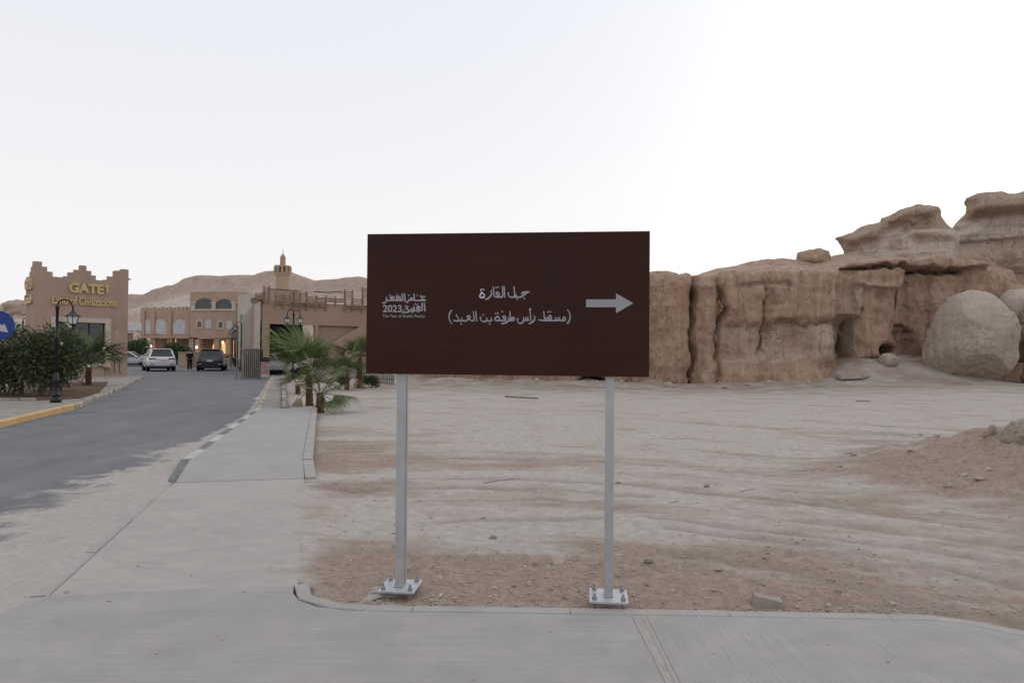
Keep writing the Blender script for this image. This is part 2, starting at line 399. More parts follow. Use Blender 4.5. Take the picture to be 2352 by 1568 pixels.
ii = np.arange(nx_ * ny_).reshape(ny_, nx_)
F_ = np.stack([ii[:-1, :-1], ii[:-1, 1:], ii[1:, 1:], ii[1:, :-1]], -1).reshape(-1, 4)
me = np_mesh('ground', np.stack([GX, GY, GZ], -1).reshape(-1, 3), F_, True)
pg = P3(GX, GY)
sx_ = GX - 1.2; SC = GY + .29 * (np.sqrt(sx_ ** 2 + 1.2) + sx_)      # lines the wheels follow
STK = 1.15 * fbm(P3(SC * .95, GX * .13, 3), 1.0, 5, 91, .62).reshape(GX.shape) * .9
red = (.80 * win(GY, 3, 6.2, .55) * win(GX, -2, 3.2 - .4 * (GY - 4.6), .8) + .75 * sstep(.02, .35, MOUND)
       + .42 * win(GY, 7, 15, 2) * win(GX, -6, -2.2 + .05 * GY, 1.2) + .45 * win(GX - 1.1 * (8.2 - GY), 2.2, 9, 1.5) * win(GY, 4, 9.5, .8)
       + .75 * STK * (1 - .6 * sstep(10, 22, GY)) + .4 * sstep(24, 33, GY) + .18 * fbm(P3(GX * .4, GY), .7, 3, 21).reshape(GX.shape) + .05)
red = red * (.15 + .85 * sstep(-.12, .3, GX - xi(XR, np.maximum(GY, 5.02))))
attr(me, 'red', red.ravel()); attr(me, 'rut', RUT.ravel())
tag(link('ground', me, M['ground']), kind='structure')
def ghz(x, y): return float(ground_h(np.array([float(x)]), np.array([float(y)]))[0][0])
# ------------------------------------------------------------------ road
ry = np.array(list(np.arange(-10, 3, .5)) + grow(3, 14, .09, 1.03, 92)); ru = np.linspace(0, 1, 90)
XRd = xi(XL, ry) ; XLd = xi(XK, ry) - sstep(40.5, 44, ry) * 34
RX = XLd[:, None] + (XRd - XLd)[:, None] * ru[None]; RY = np.repeat(ry[:, None], 90, 1)
RX[:, -1] += sstep(42.5, 46, ry) * 3 
nearw = win(ry, 2.6, 8.9, .25)
for k_, e_ in ((-1, .22), (-2, .18), (-3, .12), (-4, .05)): RX[:, k_] += e_ * nearw
pr = P3(RX, RY)
RZ = -.055 + .012 * fbm(pr, .25, 2, 31).reshape(RX.shape)
sd_ = (xi(XL, RY) - RX)       # metres left of the road's right edge
wsand = np.interp(RY, [0, 4, 6, 8, 10, 13, 16, 20, 30], [2.6, 2.5, 2.2, 1.9, 1.2, .7, .35, .25, .15])
sand = .45 * np.exp(-(np.clip(sd_, 0, 9) / .3) ** 2) + 1.15 * np.exp(-np.clip(sd_, 0, None) ** 2 / wsand ** 2) - .18 + .35 * np.exp(-((RX - xi(XK, RY)) / .45) ** 2) * (RY < 41) + .12 * np.exp(-((sd_ - 3.4) / .8) ** 2)
sand += .3 * win(RY, 0, 4.6, .8)
RZ = RZ + np.where(RY < 10, .058, .0) * np.exp(-(np.clip(sd_, 0, 9) / .28) ** 2) * np.clip(.72 + .7 * fbm(pr, 1.1, 4, 37).reshape(RX.shape), 0, 1.15) + .03 * sstep(.45, 1.0, sand + .25 * fbm(pr, 1.5, 3, 33).reshape(RX.shape)) * (1 + .5 * fbm(pr, 6, 2, 35).reshape(RX.shape))
for k_, zz_ in ((-1, -.13), (-2, -.05), (-3, -.018)): RZ[:, k_] = RZ[:, k_] + (np.minimum(RZ[:, k_], zz_) - RZ[:, k_]) * np.where(ry < 9.3, 1, 0)
ii = np.arange(RX.size).reshape(RX.shape)
me = np_mesh('road', np.stack([RX, RY, RZ], -1).reshape(-1, 3), np.stack([ii[:-1, :-1], ii[:-1, 1:], ii[1:, 1:], ii[1:, :-1]], -1).reshape(-1, 4), True)
attr(me, 'sand', sand.ravel()); tag(link('road', me, M['road']), kind='structure')
# ------------------------------------------------------------------ kerb stones
def offset_line(pts, d):
    out = []
    for i, p in enumerate(pts):
        a = Vector(pts[max(i - 1, 0)]); b = Vector(pts[min(i + 1, len(pts) - 1)]); t = (b - a).normalized(); n = Vector((t.y, -t.x))
        out.append(Vector(p) + n * d)
    return out
def resample(pts, step):
    pts = [Vector(p[:2]) for p in pts]; cum = [0]
    for a, b in zip(pts[:-1], pts[1:]): cum.append(cum[-1] + (b - a).length)
    def P(s):
        s = min(max(s, 0), cum[-1])
        for i in range(len(pts) - 1):
            if s <= cum[i + 1] + 1e-9: return pts[i].lerp(pts[i + 1], (s - cum[i]) / max(cum[i + 1] - cum[i], 1e-9))
        return pts[-1]
    return P, cum[-1]
def stones(parent, pts, width, z0, z1, length, mats, gap=.008, name='kerb_stone', ch=.012, jit=.004, zfun=None):
    P, L = resample(pts, length); n = max(1, round(L / length)); st = L / n
    for i in range(n):
        s0, s1 = i * st + gap / 2, (i + 1) * st - gap / 2
        k = max(2, int((s1 - s0) / .22) + 1); dz = rng.uniform(-jit, jit); dw = rng.uniform(-jit, jit)
        prof = [(0, z0), (0, z1 - ch), (ch, z1), (width - ch, z1), (width, z1 - ch), (width, z0)]
        vs_ = []; fs_ = []
        for j in range(k):
            s = s0 + (s1 - s0) * j / (k - 1); p = P(s); q = P(min(s + .03, L)); o = P(max(s - .03, 0)); t = (q - o).normalized(); nn = Vector((t.y, -t.x))
            zz = zfun(s) if zfun else 0
            vs_ += [(p.x + nn.x * (a + dw), p.y + nn.y * (a + dw), (z + zz + dz if z > z0 + 1e-6 else z)) for a, z in prof]
        m = len(prof)
        for j in range(k - 1): fs_ += [(j * m + a, j * m + a + 1, (j + 1) * m + a + 1, (j + 1) * m + a) for a in range(m - 1)]
        fs_ += [tuple(range(m)), tuple(range((k - 1) * m + m - 1, (k - 1) * m - 1, -1))]
        b = MB(); b.add(vs_, fs_); b.build(name, mats[i % len(mats)] if isinstance(mats, list) else mats, parent)
def fine_panel(name, poly, z, mat, parent, dustf=None, step=.12, thick=.12, zf=None):
    """flat concrete panel: top sheet triangulated from a clipped grid with a skirt"""
    b = MB(); b.slab(poly, z - thick, z); me = b.mesh(name)
    if zf:
        for q in me.vertices: q.co.z += zf(q.co.x, q.co.y)
    bm = bmesh.new(); bm.from_mesh(me); bmesh.ops.bevel(bm, geom=[e for e in bm.edges if all(q.co.z > z - thick * .5 for q in e.verts)], offset=.006, segments=1, affect='EDGES')
    bm.to_mesh(me); bm.free()
    if dustf: attr(me, 'dust', [dustf(q.co.x, q.co.y) for q in me.vertices])
    return link(name, me, mat, parent)
walk = empty('pavement'); tag(walk, kind='structure')
j1a, j1b = gp(1447, 1406), gp(1528, 1568); j2a, j2b = gp(1480, 1406), gp(1562, 1568)
def ext(a, b, y): t = (y - a.y) / (b.y - a.y); return (a.x + (b.x - a.x) * t, y)
inner = [tuple(q) for q in offset_line([(a, b) for a, b in KERB], .102)]
def inner_y(x): return float(np.interp(x, [q[0] for q in inner], [q[1] for q in inner]))
left_in = [q for q in inner if q[0] < j1a.x - .02]
fe0 = ext(j1a, j1b, inner_y(j1a.x)); fe1 = ext(j2a, j2b, inner_y(j2a.x))
nb = ext(j1a, j1b, -3.); nb2 = ext(j2a, j2b, -3.)
fine_panel('concrete_panel', [nb, (-3.36, -3.), (-3.33, 4.38), (-3.31, 4.62), (-3.25, 4.82), (-1.607, 5.075)] + left_in + [fe0], 0, M['slab'], walk)
right_in = [q for q in inner if q[0] > j2a.x + .02]
fine_panel('concrete_panel', [nb2, fe1] + right_in + [(12, -3)], 0, M['slab2'], walk)
b = MB(); b.slab([(nb[0] - .03, nb[1]), (fe0[0] - .03, fe0[1]), (fe1[0] + .03, fe1[1]), (nb2[0] + .03, nb2[1])], -.10, -.004); b.build('joint_sand', M['ground'], walk)
for o_, wd_ in ((.004, .020), (-.024, .020)):
    a_, c_ = (fe0, nb) if o_ > 0 else (fe1, nb2)
    b = MB(); b.slab([(c_[0] + o_, c_[1]), (a_[0] + o_, a_[1]), (a_[0] + o_ + wd_, a_[1]), (c_[0] + o_ + wd_, c_[1])], -.05, -.0005); b.build('joint_strip', M['kerb'], walk)
stones(walk, KERB, .100, -.25, .003, 1.05, M['kerb'], gap=.004, ch=.006, jit=.002)
# flush dusty length of the walk
fine_panel('concrete_panel', [(-3.25, 4.84), (-4.39, 8.92), (-2.80, 9.28), (-1.575, 5.10)], -.012, M['slab_b'], walk, lambda x, y: .25)
stones(walk, [(-3.41, 4.80), (-4.555, 8.88)], .155, -.25, -.004, 1.0, M['kerb'], jit=.006)
stones(walk, [(-3.50, 3.1), (-3.47, 4.25), (-3.455, 4.6), (-3.42, 4.78)], .12, -.25, -.02, .55, [M['kerb_dirty'], M['kerb']])
# ramp and raised length
b = MB(); b.add([(-4.38, 8.95, -.012), (-2.81, 9.31, -.012), (-3.085, 10.15, .10), (-4.72, 10.05, .10), (-4.38, 8.95, -.25), (-2.81, 9.31, -.25), (-3.085, 10.15, -.25), (-4.72, 10.05, -.25)],
      [(0, 1, 2, 3), (0, 4, 5, 1), (1, 5, 6, 2), (2, 6, 7, 3), (3, 7, 4, 0)]); b.build('ramp', M['slab_r'], walk)
ym = 14.1; lm = (-4.72 + (-6.92 + 4.72) * (ym - 10.06) / 8.84, ym); rm = (-3.10 + (-5.53 + 3.10) * (ym - 10.16) / 8.74, ym)
fine_panel('concrete_panel', [(-4.72, 10.06), (-3.10, 10.16), rm, lm], .10, M['slab_r'], walk)
fine_panel('concrete_panel', [(lm[0] - .003, lm[1] + .012), (rm[0] - .003, rm[1] + .012), (-5.53, 18.9), (-6.92, 18.9)], .10, M['slab_r'], walk)
stones(walk, [(-4.86, 10.10), (-7.06, 18.9)], .135, -.25, .105, 1.02, [M['kerb_white'], M['kerb_grey']], jit=.006)
b = MB(); b.add([(-4.52, 8.95, -.05), (-4.39, 8.95, -.05), (-4.725, 10.08, .105), (-4.86, 10.08, .105), (-4.52, 8.95, -.25), (-4.39, 8.95, -.25), (-4.725, 10.08, -.25), (-4.86, 10.08, -.25)],
      [(0, 1, 2, 3), (0, 4, 5, 1), (1, 5, 6, 2), (2, 6, 7, 3), (3, 7, 4, 0)]); b.build('kerb_stone', M['kerb_grey'], walk)
stones(walk, [(-3.097, 10.15), (-5.527, 18.9)], .15, -.25, .115, .42, M['kerb'], gap=.012, ch=.016, jit=.002)
stones(walk, [(-2.80, 9.32), (-3.075, 10.12)], .15, -.25, .03, .8, M['kerb'], zfun=lambda s: -.03 + .1 * s / .8)
# older paved length running up to the gate, with worn yellow kerb
fine_panel('paving', [(-6.95, 18.93), (-6.38, 18.93), (-14.2, 42), (-14.62, 42)], .09, M['paving'], walk)
stones(walk, [(-7.08, 18.95), (-14.78, 42)], .15, -.25, .10, .6, [M['kerb_worn'], M['kerb_worn'], M['kerb_dirty']], gap=.02, ch=.03, jit=.012)
stones(walk, [(-6.37, 18.95), (-14.18, 42)], .15, -.25, .15, .8, M['kerb_dirty'], gap=.02, ch=.03, jit=.012)
# island left of the road
isl = empty('island_pavement'); tag(isl, kind='structure')
xk = [(15.0, -11.25), (17, -11.8), (19.8, -12.65)]
def kl(y): return float(xi(XK, y))
fine_panel('paving', [(kl(6) - .16, 6), (kl(10) - .16, 10), (kl(15) - .16, 15), (kl(19.8) - .16, 19.8), (kl(26) - .16, 26), (kl(40.3) - .16, 40.3), (-34, 44.5), (-46, 40), (-46, 6)], .085, M['paving'], isl)
stones(isl, [(kl(q) - .16, q) for q in (6, 9, 12, 15, 17.4, 19.75)], .16, -.25, .10, .98, M['kerb_yellow'], gap=.01, ch=.025, jit=.004)
stones(isl, [(kl(q) - .16, q) for q in (19.8, 23, 26, 30, 35, 40.2)], .16, -.25, .09, .62, [M['kerb_dirty'], M['kerb_worn'], M['kerb_dirty'], M['kerb_dirty'], M['kerb']], gap=.03, ch=.035, jit=.018)
# ------------------------------------------------------------------ rock: materials
def mk_rock(name, ca, cb, cpale, streak=.5, strata=.5, bs=1.0, crk=.45, pitk=.2):
    t = NT(name); p = t.pos(); pale = t.attr('pale')
    n1 = t.noise(p, .45, 6, .6); n2 = t.noise(p, 2.6, 6, .65)
    c = t.mix(t.ramp(n1, .3, .7), ca, cb)
    c = t.mix(t.ramp(n2, .38, .72, 0, .6), c, tuple(q * .74 for q in ca))
    k = t.ramp(t.math('ADD', pale, t.ramp(t.noise(p, 1.1, 6, .62), .2, .8, -.5, .5)), .3, .75)
    c = t.mix(t.math('MULTIPLY', k, .85), c, cpale)
    sv = t.noise(t.pos(2.2, 2.2, .16), 1.6, 5, .65); c = t.mix(t.ramp(sv, .5, .72, 0, streak), c, tuple(q * 1.15 for q in cpale))
    sv2 = t.noise(t.pos(1.7, 1.7, .12), 2.2, 5, .65); c = t.mix(t.ramp(sv2, .54, .74, 0, streak * .9), c, tuple(q * .52 for q in ca))
    sh = t.noise(t.pos(.12, .12, 3.2), 1.3, 5, .65, .4); c = t.mix(t.ramp(sh, .52, .7, 0, strata), c, tuple(q * .66 for q in ca))
    wv = t.n('ShaderNodeVectorMath', operation='ADD'); t.set(wv.inputs[0], t.pos(.55, .55, .26))
    q = t.n('ShaderNodeVectorMath', operation='SCALE'); nz = t.n('ShaderNodeTexNoise'); t.set(nz.inputs['Vector'], p); nz.inputs['Scale'].default_value = 1.2; nz.inputs['Detail'].default_value = 5
    t.set(q.inputs[0], nz.outputs['Color']); q.inputs['Scale'].default_value = .55; t.set(wv.inputs[1], q.outputs[0])
    cr = t.math('MULTIPLY', t.ramp(t.voro(wv.outputs[0], 1.0, 'DISTANCE_TO_EDGE'), 0., .022, 1, 0), t.ramp(t.noise(p, .6, 3), .46, .58))
    c = t.mix(t.math('MULTIPLY', cr, crk), c, tuple(q_ * .45 for q_ in ca))
    w2 = t.n('ShaderNodeVectorMath', operation='ADD'); t.set(w2.inputs[0], t.pos(1.5, 1.5, .55)); t.set(w2.inputs[1], q.outputs[0])
    cr2 = t.math('MULTIPLY', t.ramp(t.voro(w2.outputs[0], 1.0, 'DISTANCE_TO_EDGE'), 0., .03, 1, 0), t.ramp(t.noise(p, 1.1, 4), .50, .60))
    c = t.mix(t.math('MULTIPLY', cr2, crk * 1.2), c, tuple(q_ * .42 for q_ in ca)); cr = t.math('MAXIMUM', cr, cr2)
    pit = t.ramp(t.noise(p, 9 * bs, 3, .6), .62, .72); c = t.mix(t.math('MULTIPLY', pit, pitk), c, tuple(q_ * .55 for q_ in ca))
    h = t.math('ADD', t.math('MULTIPLY', t.noise(p, 3.2 * bs, 8, .68), 1.0), t.math('MULTIPLY', t.noise(t.pos(1, 1, 4), 1.7 * bs, 6, .7), .7 * strata))
    h = t.math('SUBTRACT', h, t.math('MULTIPLY', cr, crk * .8))
    h2 = t.noise(p, 14 * bs, 5, .7)
    nb = t.bump(t.math('SUBTRACT', h2, t.math('MULTIPLY', pit, pitk)), .55, .06, t.bump(h, .7, .3))
    return t.out(c, .95, nb, .12)
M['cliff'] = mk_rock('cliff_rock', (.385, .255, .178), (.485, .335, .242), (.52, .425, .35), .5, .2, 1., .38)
M['outcrop'] = mk_rock('pale_capped_rock', (.365, .258, .188), (.46, .345, .265), (.56, .475, .405), .35, .5)
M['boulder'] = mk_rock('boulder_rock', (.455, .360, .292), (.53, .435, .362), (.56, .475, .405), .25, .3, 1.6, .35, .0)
M['hill'] = mk_rock('hill_rock', (.37, .283, .225), (.47, .372, .31), (.55, .475, .42), .3, .6, .25)
M['stone'] = plain('loose_stone', (.40, .335, .28), .95, .3, 5, .5, 30, .15)
# ------------------------------------------------------------------ cliff (solid field meshed by surface nets)
def hz_at(dx): return 806 + .0085 * (dx - 1176)
def yb(X):      # plan line of the rock face
    return np.interp(X, [-30, -14, -8, -3, 4, 12, 16.8, 18.2, 20.5, 22.5, 26, 32, 40], [56, 47, 41.5, 38.2, 36.6, 36.7, 37.0, 38.2, 38.3, 39.6, 40.2, 41.5, 44])
h = .115
X = np.arange(-24, 36, h, dtype=np.float32); Y = np.arange(33.5, 55, h * 1.0, dtype=np.float32); Z = np.arange(-1.0, 8.8, h, dtype=np.float32)
x2, z2 = np.meshgrid(X, Z, indexing='ij'); yb2 = yb(x2)
dx2 = x2 * 1568 / yb2 + 1176
zx = (dx2 - 1481.5) / .3702; zy = (hz_at(dx2) - (z2 - EYE) * 1568 / yb2 - 413.4) / .3702
pxz = P3(x2, z2, 5.5)
wx = zx + 26 * fbm(pxz, .8, 3, 41).reshape(zx.shape); wy = zy + 22 * fbm(pxz, .7, 3, 43).reshape(zx.shape)
Pf = np.zeros_like(zx)
def colm(a, b, amp, pw=.5, y0=-1e9, y1=1e9):
    c, w_ = (a + b) / 2, (b - a) / 2; q = np.clip(1 - ((wx - c) / w_) ** 2, 0, 1) ** pw
    return amp * q * win(wy, y0, y1, 25)
def crack(pts, depth, wd):
    d = segdist(wx, wy, pts); return -depth * np.exp(-(d / wd) ** 2)
Pf += colm(-20, 288, .95, .4) + colm(286, 445, .6, .45, 655, 2000) + colm(300, 500, .35, .6, 500, 660)
Pf += colm(455, 735, .75, .35) + colm(725, 1185, .95, .4)
Pf += .35 * win(wy, 560, 880, 30) * win(wx, 735, 1170, 40)                       # overhanging upper wall
Pf -= .45 * win(wy, 915, 1110, 30) * win(wx, 470, 960, 40)
Pf += .35 * win(wy, 905, 1130, 35) * win(wx, 980, 1140, 30)
Pf += .55 * sstep(1090, 1260, wy) * win(wx, 300, 1130, 60)                         # battered foot
Pf -= .5 * sstep(1180, 1290, wy) * win(wx, 60, 260, 40) * .5
Pf -= .55 * win(wx, 1165, 1250, 18) * sstep(830, 900, wy)                           # recess
Pf += colm(1170, 1300, .55, .5, 600, 845 + 0)                                       # pale hanging wedge
Pf += .85 * win(wx, 1262, 1592, 18) * win(wy, 545, 672, 16) + colm(1245, 1545, 1.0, .5, 660, 1112)
Pf += 1.15 * win(wx, 1215, 1598, 22) * win(wy, 478, 545, 14) + 1.1 * win(wx, 1606, 2060, 22) * win(wy, 478, 556, 12)
Pf -= 1.1 * np.exp(-((wy - 553 - 14 * sstep(1600, 1700, wx)) / 11) ** 2) * win(wx, 1260, 1960, 30)
Pf -= .35 * win(wx, 1600, 1760, 30) * win(wy, 570, 920, 30)
Pf -= .55 * sstep(900, 960, wy) * win(wx, 1535, 1665, 30)
Pf += colm(1640, 1960, .5, .6, 560, 1060) + colm(1960, 2350, .8, .5, 545, 2000)
Pf += crack([(285, 540), (292, 700), (282, 860), (268, 960), (276, 1130), (262, 1300)], 1.1, 8) + crack([(470, 690), (486, 800), (450, 900), (428, 960), (430, 1120)], .8, 9)
Pf += crack([(725, 660), (722, 800), (712, 950), (708, 1080)], .5, 5) + crack([(1592, 470), (1590, 600), (1560, 740), (1532, 900), (1510, 1010)], 1.1, 8)
Pf += crack([(1245, 860), (1236, 1000), (1240, 1120)], .8, 10) + crack([(1290, 790), (1245, 900)], .6, 10) + crack([(1400, 700), (1405, 900)], .25, 12)
Pf += crack([(1530, 940), (1600, 900), (1660, 950)], .5, 9) + crack([(800, 890), (960, 905), (1140, 885)], .35, 10) + crack([(560, 660), (720, 650), (850, 665)], .3, 12)
Pf -= 4.5 * np.exp(-(((zx - 1452) / 44) ** 2 + ((zy - 1058) / 32) ** 2) ** 2)        # hollow at the foot
Pf -= 4.0 * np.exp(-(((zx + 325) / 78) ** 2 + ((zy - 1262) / 42) ** 2) ** 2)         # cave behind the sign
for a, b_, am in ((-230, -10, .7), (-300, -120, .5), (-620, -400, .9), (-860, -610, .8), (-1180, -850, .9), (-1600, -1170, 1.0), (-2100, -1590, .9)): Pf += colm(a, b_, am)
Pf += .22 * fbm(pxz, .55, 4, 47).reshape(zx.shape) - .12 * np.clip(.10 - np.abs(fbm(P3(x2 * 1.5, z2 * .5, 8), .6, 4, 53)), 0, 1).reshape(zx.shape) / .10 + .08 * fbm(P3(x2 * 2.2, z2 * .35, 3), 1.0, 3, 49).reshape(zx.shape)
Pf += .045 * fbm(P3(x2 * .25, z2 * 2.6, 3), 1.0, 4, 51).reshape(zx.shape)
YF = yb2 - Pf                                                                       # front surface y(x, z)
# tops
x3, y3 = np.meshgrid(X, Y, indexing='ij')
def ztop_from(dd, pts):       # zoom-traced skyline standing at depth dd
    dx_ = x3 * 1568 / dd + 1176; q = (dx_ - 1481.5) / .3702
    v = np.interp(q, [a for a, _ in pts], [b_ for _, b_ in pts])
    return EYE + (hz_at(dx_) - (413.4 + .3702 * v)) * dd / 1568
front = [(-2600, 1500), (-1500, 1500), (-1420, 1000), (-1250, 800), (-900, 700), (-400, 620), (0, 566), (120, 563), (180, 580), (205, 600), (240, 568), (320, 572), (420, 572), (520, 560), (620, 548), (760, 562), (900, 566), (1010, 548), (1150, 548), (1215, 535), (1260, 512), (1400, 490), (1590, 478), (1620, 478), (1760, 476), (1960, 492), (2060, 515), (2150, 560), (2250, 620), (2330, 650), (2600, 660)]
back = [(-2600, 1500), (-1500, 1500), (-1350, 1100), (-1000, 850), (-400, 760), (200, 640), (350, 580), (440, 552), (520, 545), (580, 530), (625, 514), (700, 502), (830, 490), (915, 508), (960, 520), (1100, 490), (1240, 455), (1400, 455), (1700, 440), (1900, 440), (2100, 450), (2600, 470)]
ybx = yb(X)[:, None]
ZT = ztop_from(yb(x3) + .0, front)
p3 = P3(x3, y3, 2.2)
zb = ztop_from(yb(x3) + 7.0, back) * 1.0
k = sstep(2.2, 6.5, y3 - yb(x3))
ZT = np.where(True, ZT + (np.maximum(zb, ZT) - ZT) * k, 0) + .16 * fbm(p3, .5, 4, 61).reshape(x3.shape) * (1 - .5 * k) + .02 * (y3 - yb(x3)) * 0
ZT = ZT - .05 * np.abs(pn(p3, 1.4, 65)).reshape(x3.shape)
A = YF[:, None, :] - Y[None, :, None]          # >0 in front
B = (Z[None, None, :] - ZT[:, :, None]) * .8
kk = .75
hh = np.clip(kk - np.abs(A - B), 0, None) / kk
F = np.maximum(A, B) + hh * hh * kk * .25
F[0] = F[-1] = 1; F[:, -1] = 1; F = F.astype(np.float32)
V, Q = surface_nets(F, (X[0], Y[0], Z[0]), h); del F, A, B, hh
N = vnormals(V, Q)
V += N * (.05 * fbm(V, 1.1, 4, 71) + .02 * fbm(V * np.array([.4, .4, 3.]), 1.0, 3, 73))[:, None]
vzx = (V[:, 0] * 1568 / yb(V[:, 0]) + 1176 - 1481.5) / .3702
vzy = (hz_at(V[:, 0] * 1568 / yb(V[:, 0]) + 1176) - (V[:, 2] - EYE) * 1568 / yb(V[:, 0]) - 413.4) / .3702
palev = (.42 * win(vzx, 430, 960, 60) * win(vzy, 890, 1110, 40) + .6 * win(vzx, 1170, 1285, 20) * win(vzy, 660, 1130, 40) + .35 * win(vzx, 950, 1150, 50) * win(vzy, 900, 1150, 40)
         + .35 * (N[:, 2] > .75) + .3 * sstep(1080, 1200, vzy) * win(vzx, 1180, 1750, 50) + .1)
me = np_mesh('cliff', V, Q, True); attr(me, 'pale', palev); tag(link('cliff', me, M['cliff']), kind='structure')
# ------------------------------------------------------------------ rocks traced in outline, given their own depth
def poly_sd(px, pz, poly):
    d = segdist(px, pz, poly + [poly[0]]); ins = np.zeros(px.shape, bool); n = len(poly)
    for i in range(n):
        (ax, az), (bx, bz) = poly[i], poly[(i + 1) % n]
        c = ((az > pz) != (bz > pz)) & (px < (bx - ax) * (pz - az) / (bz - az + 1e-12) + ax); ins ^= c
    return np.where(ins, -d, d)
def rock_from_outline(name, D, poly_zoom, T, Rr, h, mat, cap=None, disp=.12, seed=0, lean=0., conv=lambda a, b: (1481.5 + .3702 * a, 413.4 + .3702 * b), palef=None, feat=None):
    """the outline stands on an upright plane square to the sight line at the rock's own distance; depth grows both ways"""
    am = (min(a for a, _ in poly_zoom) + max(a for a, _ in poly_zoom)) / 2
    if am > 2400: am = 2250
    c = at(*conv(am, 500), D); u = Vector((c.y, -c.x)).normalized(); vd = Vector((c.x, c.y)).normalized()
    pln = Plane((c.x - u.x, c.y - u.y), (c.x + u.x, c.y + u.y))
    hit = lambda a, b: (lambda q: (q[0] - 1, q[1]))(pln.hit(*conv(a, b)))
    pts = [hit(a, b) for a, b in poly_zoom]
    xs = [q[0] for q in pts]; zs = [q[1] for q in pts]
    X = np.arange(min(xs) - 3 * h - .5, max(xs) + 3 * h + .5, h, dtype=np.float32); Z = np.arange(min(zs) - 3 * h - .5, max(zs) + 3 * h + .5, h, dtype=np.float32)
    x2, z2 = np.meshgrid(X, Z, indexing='ij'); pz = P3(x2, z2, 1 + seed)
    sd = poly_sd(x2 + disp * pn(pz, 1.2, seed + 1).reshape(x2.shape), z2 + disp * .8 * pn(pz, 1.2, seed + 2).reshape(x2.shape), pts)
    th = T * np.sqrt(1 - np.clip(1 + np.minimum(sd, 0) / Rr, 0, 1) ** 2)
    th += sstep(.05, .9, -sd) * (2.2 * disp * fbm(pz, .6, 4, seed + 3).reshape(x2.shape) + 1.8 * disp * fbm(P3(x2 * .2, z2 * 1.8, seed), 1, 3, seed + 4).reshape(x2.shape))
    if feat is not None: th += sstep(.05, .9, -sd) * feat(x2, z2, sd, hit)
    th = np.where(sd > 0, -sd, np.maximum(th, -sd * .4))
    Y = np.arange(-T * 1.9, T * 1.9, h, dtype=np.float32)
    F = np.abs(Y[None, :, None]) - th[:, None, :]
    F = np.maximum(F * .75, sd[:, None, :]); F[0] = F[-1] = 1; F[:, 0] = F[:, -1] = 1; F[:, :, 0] = F[:, :, -1] = 1
    V, Q = surface_nets(F.astype(np.float32), (X[0], Y[0], Z[0]), h); N = vnormals(V, Q)
    V += N * (disp * .6 * fbm(V, .9 / disp * .12, 4, seed + 7) + disp * .35 * fbm(V * np.array([.35, .35, 2.6]), 1. / disp * .12, 3, seed + 8))[:, None]
    pv = palef(V, N, hit) if palef else np.full(len(V), .3)
    W = np.stack([c.x + u.x * V[:, 0] + vd.x * V[:, 1], c.y + u.y * V[:, 0] + vd.y * V[:, 1], V[:, 2]], 1)
    me = np_mesh(name, W, Q, True); attr(me, 'pale', pv)
    return link(name, me, mat)
h1 = [(1195, 640), (1228, 530), (1230, 445), (1205, 405), (1190, 380), (1178, 366), (1190, 352), (1300, 315), (1450, 262), (1462, 238), (1590, 182), (1690, 156), (1760, 158), (1835, 172), (1850, 198), (1832, 238), (1868, 275), (1900, 296), (1950, 330), (1960, 640)]
CAPX = (1180, 1300, 1460, 1600, 1700, 1850); CAPY = (366, 318, 245, 184, 156, 172)
def f1(x, z, sd, hit):
    top = np.interp(x, [hit(a, 300)[0] for a in CAPX], [hit(1600, v)[1] for v in CAPY]); q = lambda v: hit(1600, v)[1]
    return .55 * np.exp(-((top - z - .5) / .45) ** 2) - .45 * np.exp(-((top - z - 1.5) / .5) ** 2) + .35 * win(z, q(640), q(470), .2) + .35 * win(x, hit(1640, 300)[0], hit(1900, 300)[0], .3) * win(z, q(375), q(275), .2)
def pal1(V, N, hit):
    top = np.interp(V[:, 0], [hit(a, 300)[0] for a in CAPX], [hit(1600, v)[1] for v in CAPY])
    return .85 * sstep(.9, 1.4, top - V[:, 2]) * (1 - .8 * win(V[:, 0], hit(1650, 300)[0], hit(1900, 300)[0], .4) * (V[:, 2] > hit(1600, 340)[1])) - .15
tag(rock_from_outline('rock_outcrop', 45.5, h1, 1.7, 1.5, .11, M['outcrop'], seed=101, feat=f1, palef=pal1), kind='structure')
h2 = [(1840, 700), (1880, 480), (1905, 300), (1940, 250), (1975, 222), (1992, 214), (1992, 165), (1974, 148), (1984, 116), (2070, 88), (2150, 76), (2220, 74), (2262, 88), (2330, 84), (2420, 60), (2600, 50), (2800, 90), (2950, 240), (3100, 420), (3200, 700)]
def f2(x, z, sd, hit):
    q = lambda v: hit(2200, v)[1]
    return .6 * win(z, q(215), q(60), .35) - .5 * win(z, q(330), q(225), .3) + .5 * win(z, q(720), q(440), .4) + .35 * win(z, q(395), q(340), .15)
def pal2(V, N, hit):
    q = lambda v: hit(2200, v)[1]
    return .75 * win(V[:, 2], q(420), q(250), .5) + .45 * win(V[:, 2], q(640), q(430), .5)
tag(rock_from_outline('rock_outcrop', 48.5, h2, 2.2, 1.8, .13, M['outcrop'], seed=131, feat=f2, palef=pal2), kind='structure')
h3 = [(920, 560), (936, 515), (944, 455), (1000, 436), (1090, 424), (1140, 442), (1150, 468), (1165, 560)]
tag(rock_from_outline('rock_outcrop', 44.2, h3, 1.3, .9, .10, M['cliff'], disp=.08, seed=151, palef=lambda V, N, h_: np.full(len(V), .0)), kind='structure')
# right shoulder behind the boulders
h4 = [(1950, 760), (1990, 560), (2040, 520), (2150, 530), (2260, 560), (2300, 600), (2330, 700), (2500, 640), (2800, 560), (3000, 700), (3000, 1300), (1950, 1300)]
tag(rock_from_outline('rock_outcrop', 42.5, h4, 1.8, 1.6, .15, M['cliff'], seed=171), kind='structure')
